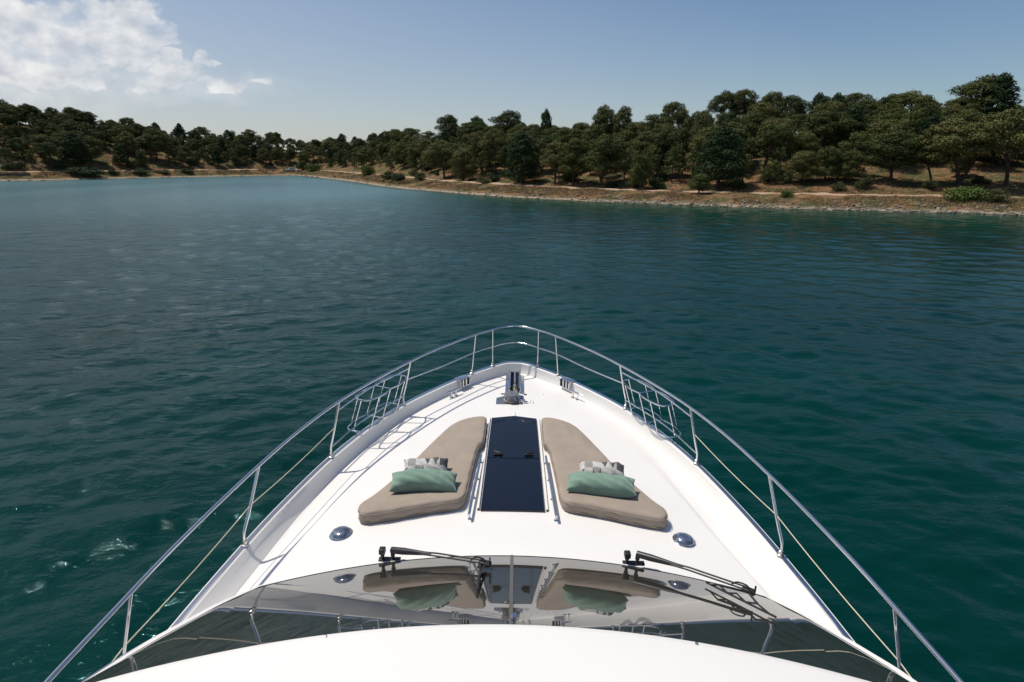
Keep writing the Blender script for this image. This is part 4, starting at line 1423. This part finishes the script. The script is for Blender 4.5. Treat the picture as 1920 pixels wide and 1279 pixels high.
wiper((-1.085, 4.17, 2.655), (-.215, 3.80, 2.955), on_glass(-.255, .14, .03), on_glass(-.235, .62, .03), -1)
wiper((1.050, 4.18, 2.655), (1.845, 3.66, 2.86), on_glass(1.60, .10, .03), on_glass(1.86, .46, .03), 1)

# ================================================================== THINGS ON THE DECK
def put(o, x, y, z, rot=None):
    """stand a thing at a boat-frame point"""
    M_ = HEEL @ Matrix.Translation((x, y, z))
    if rot is not None: M_ = M_ @ rot
    o.matrix_world = M_


PADO = [(.373, 7.03), (.382, 7.095), (.425, 7.128), (.55, 7.118), (.70, 7.03), (.83, 6.87), (1.00, 6.42), (1.165, 5.93), (1.32, 5.53), (1.47, 5.215), (1.545, 5.05), (1.555, 4.95), (1.53, 4.87), (1.46, 4.825), (1.20, 4.865), (.90, 4.945), (.64, 5.00),
        (.545, 5.03), (.505, 5.10), (.49, 5.22), (.475, 5.6), (.455, 5.95), (.435, 6.22), (.405, 6.32), (.378, 6.36), (.372, 6.45), (.370, 6.8)]


def pad_outline():
    P_ = np.array(PADO); n = len(P_)
    o = []
    for i in range(n):
        a, b, c, d = P_[i - 1], P_[i], P_[(i + 1) % n], P_[(i + 2) % n]
        m = max(3, int(np.linalg.norm(c - b) / .03))
        for t_ in np.arange(m) / m:
            o.append(.5 * ((2 * b) + (-a + c) * t_ + (2 * a - 5 * b + 4 * c - d) * t_ ** 2 + (-a + 3 * b - 3 * c + d) * t_ ** 3))
    return np.array(o)


def make_pad(s):
    O_ = pad_outline()
    T_ = np.roll(O_, -1, 0) - np.roll(O_, 1, 0); T_ /= np.linalg.norm(T_, axis=1, keepdims=True)
    Nn = np.stack([T_[:, 1], -T_[:, 0]], 1)        # outline runs clockwise: this points inwards
    ctr = O_.mean(0)
    if ((ctr - O_) * Nn).sum() < 0: Nn = -Nn
    # thicker roll along the aft edge
    th = lambda y: .108 + .032 * smooth01((5.25 - y) / .25)
    levels = [(.022, .0), (.008, .012), (.001, .03), (0, .05), (.001, .072), (.009, .090), (.018, .102), (.032, .107)]
    V, F = [], []
    n = len(O_)
    for (o, z) in levels:
        q = O_ + Nn * o
        wob = .003 * np.sin(q[:, 0] * 31 + q[:, 1] * 27 + z * 60)
        q = q + Nn * wob[:, None] * (1 if z > .01 else 0)
        zz = trunk_z(q[:, 0], q[:, 1]) + z * th(q[:, 1]) / .107 + .002
        V.append(np.column_stack([q, zz]))
    for k in range(len(levels) - 1):
        for i in range(n):
            F.append((k * n + i, k * n + (i + 1) % n, (k + 1) * n + (i + 1) % n, (k + 1) * n + i))
    inner = V[-1][:, :2]
    gx_, gy_ = np.meshgrid(np.arange(.3, 1.6, .035), np.arange(4.7, 7.2, .035))
    gp = np.column_stack([gx_.ravel(), gy_.ravel()]); gp += rng.uniform(-.004, .004, gp.shape)
    d_ = np.array([np.min(np.hypot(*(inner - g).T)) for g in gp])
    # point in polygon
    ins = np.zeros(len(gp), bool)
    for i in range(n):
        a, b = inner[i], inner[(i + 1) % n]
        c_ = ((a[1] > gp[:, 1]) != (b[1] > gp[:, 1])) & (gp[:, 0] < (b[0] - a[0]) * (gp[:, 1] - a[1]) / (b[1] - a[1] + 1e-12) + a[0])
        ins ^= c_
    gp = gp[ins & (d_ > .022)]
    allp = np.vstack([inner, gp])
    vo, _, fo, ov, _, _ = delaunay_2d_cdt([Vector(p) for p in allp], [(i, (i + 1) % n) for i in range(n)], [], 1, 1e-6)
    vo = np.array([v[:] for v in vo])
    dd = np.array([np.min(np.hypot(*(inner - g).T)) for g in vo])
    seam = 0
    for ysm in (5.86, 5.66, 5.20):
        seam = seam + .0055 * np.exp(-((vo[:, 1] - ysm - .03 * vo[:, 0]) / .012) ** 2)
    tz = trunk_z(vo[:, 0], vo[:, 1]) + th(vo[:, 1]) + .002 + .008 * smooth01(dd / .10) - seam * smooth01(dd / .05) + .0035 * (vnoise(vo[:, 0] * 7, vo[:, 1] * 9, 4) - .5) * smooth01(dd / .08)
    base = (len(levels) - 1) * n
    V = V[:-1] + [np.column_stack([vo, tz])]
    remap = {}
    for newi, olds in enumerate(ov):
        for q in olds: remap[q] = newi
    F = [tuple((base + remap[i - base]) if i >= base else i for i in f) for f in F]
    F += [tuple(base + i for i in f) for f in fo]
    V = np.concatenate(V)
    bx, by = .95, 5.9
    bz = float(trunk_z(bx, by))
    V = V - [bx, by, bz]
    if s < 0:
        V[:, 0] *= -1
    me = bpy.data.meshes.new('sun_pad')
    me.from_pydata([tuple(v) for v in V], [], F)
    bm = bmesh.new(); bm.from_mesh(me)
    bmesh.ops.recalc_face_normals(bm, faces=bm.faces)
    up_f = max(bm.faces, key=lambda f: f.calc_center_median().z)
    if up_f.normal.z < 0: bmesh.ops.reverse_faces(bm, faces=bm.faces)
    bm.to_mesh(me); bm.free()
    me.polygons.foreach_set('use_smooth', [True] * len(me.polygons))
    me.materials.append(M_PAD)
    o = bpy.data.objects.new('sun_pad', me); COL.objects.link(o)
    put(o, s * bx, by, bz)
    # piping along the lower seam and the under-flap
    def pipe(off, zz, r, nm, mt):
        q = O_ + Nn * off
        pts = np.column_stack([q, trunk_z(q[:, 0], q[:, 1]) + zz * th(q[:, 1]) / .107]) - [bx, by, bz]
        if s < 0: pts[:, 0] *= -1
        MB().tube(pts[::2], r, 6, closed=True).build(nm, mt, o)
    pipe(-.0015, .088, .0032, 'piping', M_PAD)
    pipe(-.001, .026, .0034, 'piping', M_PAD)
    return o


tag(make_pad(1), 'taupe sun pad on the starboard side, right of the dark deck hatch', 'sun pad', 'sun pads either side of the hatch')
tag(make_pad(-1), 'taupe sun pad on the port side, left of the dark deck hatch', 'sun pad', 'sun pads either side of the hatch')


def fabric_tri(name):
    """panels of pale, mid and charcoal grey triangles"""
    m = bpy.data.materials.new(name); m.use_nodes = True
    t = m.node_tree; p = t.nodes['Principled BSDF']; p.inputs['Roughness'].default_value = .9
    tc_ = t.nodes.new('ShaderNodeTexCoord'); sp_ = t.nodes.new('ShaderNodeSeparateXYZ')
    t.links.new(tc_.outputs['Object'], sp_.inputs[0])
    u = mth('MULTIPLY', mth('ADD', sp_.outputs[0], 10.02, tree=t), 11.5, tree=t); v = mth('MULTIPLY', mth('ADD', sp_.outputs[1], 10.03, tree=t), 8.0, tree=t)
    fu, fv = mth('FRACT', u, tree=t), mth('FRACT', v, tree=t)
    cu, cv = mth('FLOOR', u, tree=t), mth('FLOOR', v, tree=t)
    tri = mth('GREATER_THAN', fv, mth('MULTIPLY', mth('ABSOLUTE', mth('SUBTRACT', fu, .5, tree=t), tree=t), 2.0, tree=t), tree=t)
    cb2 = t.nodes.new('ShaderNodeCombineXYZ')
    t.links.new(cu, cb2.inputs[0]); t.links.new(cv, cb2.inputs[1]); t.links.new(tri, cb2.inputs[2])
    wn = t.nodes.new('ShaderNodeTexWhiteNoise'); t.links.new(cb2.outputs[0], wn.inputs['Vector'])
    r = t.nodes.new('ShaderNodeValToRGB'); r.color_ramp.interpolation = 'CONSTANT'
    e = r.color_ramp.elements
    e[0].position = 0; e[0].color = (.50, .485, .46, 1); e[1].position = .30; e[1].color = (.27, .26, .245, 1)
    k = e.new(.58); k.color = (.085, .08, .078, 1); k = e.new(.84); k.color = (.42, .41, .39, 1)
    t.links.new(wn.outputs[0], r.inputs[0]); t.links.new(r.outputs[0], p.inputs['Base Color'])
    return m


M_GREEN = mat('sage_velvet', (.165, .265, .20), .85, noise=(9., .10), bump=(14., .3, .01))
M_GREEN.node_tree.nodes['Principled BSDF'].inputs['Sheen Weight'].default_value = .4
M_TRI = fabric_tri('triangle_fabric')


def pillow(name, a, b, th, m, seed, x, y, up, rz, tilt, roll=0.):
    rg = np.random.default_rng(seed)
    n, k = 44, 30
    u = np.sin(np.linspace(-1, 1, n) * math.pi / 2); v = np.sin(np.linspace(-1, 1, k) * math.pi / 2)
    U, V_ = np.meshgrid(u, v, indexing='ij')
    ph = rg.uniform(0, 6.28, 6)
    G = []
    for sg in (1, -1):
        T_ = th * (1 - np.abs(U) ** 3.6) ** .62 * (1 - np.abs(V_) ** 2.4) ** .45
        edge = (1 - np.abs(U) ** 6)
        wr_ = .006 * np.sin(13 * U + 4 * V_ + ph[0]) * np.exp(-((np.abs(U) - .72) / .2) ** 2) + .007 * np.sin(9 * V_ + 11 * U * sg + ph[1]) + .006 * np.exp(-((np.abs(U) - .62) / .05) ** 2) * np.cos(3 * V_ + ph[2]) * -1
        T_ = T_ + wr_ * np.minimum(1, T_ / (th * .5))
        X = a * U * (1 - .055 * (1 - V_ ** 2) * np.abs(U) ** 3)
        Y = b * V_ * (1 - .08 * (1 - U ** 2) * np.abs(V_) ** 3) + .012 * np.sin(3 * U + ph[3])
        G.append(np.stack([X, Y, sg * T_], 2))
    mb = MB().grid(G[0]).grid(G[1], flip=True)
    o = mb.build(name, m, auto=False)
    bm = bmesh.new(); bm.from_mesh(o.data); bmesh.ops.remove_doubles(bm, verts=bm.verts, dist=1e-5)
    bmesh.ops.recalc_face_normals(bm, faces=bm.faces); bm.to_mesh(o.data); bm.free()
    o.data.polygons.foreach_set('use_smooth', [True] * len(o.data.polygons))
    put(o, x, y, float(trunk_z(x, y)) + .12 + up, Matrix.Rotation(rz, 4, 'Z') @ Matrix.Rotation(roll, 4, 'Y') @ Matrix.Rotation(tilt, 4, 'X'))
    # welt along the seam
    e = []
    for q in np.linspace(0, 1, 20)[:-1]: e.append((-1 + 2 * q, -1))
    for q in np.linspace(0, 1, 14)[:-1]: e.append((1, -1 + 2 * q))
    for q in np.linspace(0, 1, 20)[:-1]: e.append((1 - 2 * q, 1))
    for q in np.linspace(0, 1, 14)[:-1]: e.append((-1, 1 - 2 * q))
    e = np.array(e); U, V_ = e[:, 0], e[:, 1]
    X = a * U * (1 - .055 * (1 - V_ ** 2) * np.abs(U) ** 3); Y = b * V_ * (1 - .08 * (1 - U ** 2) * np.abs(V_) ** 3) + .012 * np.sin(3 * U + ph[3])
    MB().tube(np.column_stack([X, Y, X * 0]), .0035, 6, closed=True).build('welt', m, o)
    return o


tag(pillow('pillow', .360, .118, .122, M_GREEN, 3, .925, 5.28, .072, R(-7), R(12), R(-1)), 'sage green pillow on the right sun pad, in front of the patterned one', 'pillow', 'sage green pillows')
tag(pillow('pillow', .350, .120, .120, M_GREEN, 5, -.945, 5.29, .075, R(2), R(19)), 'sage green pillow on the left sun pad, in front of the patterned one', 'pillow', 'sage green pillows')
tag(pillow('pillow', .250, .12, .110, M_TRI, 8, .975, 5.55, .070, R(-5), R(16)), 'grey triangle-patterned pillow on the right sun pad behind the green one', 'pillow', 'patterned pillows')
tag(pillow('pillow', .245, .118, .108, M_TRI, 9, -.965, 5.565, .072, R(6), R(22)), 'grey triangle-patterned pillow on the left sun pad behind the green one', 'pillow', 'patterned pillows')
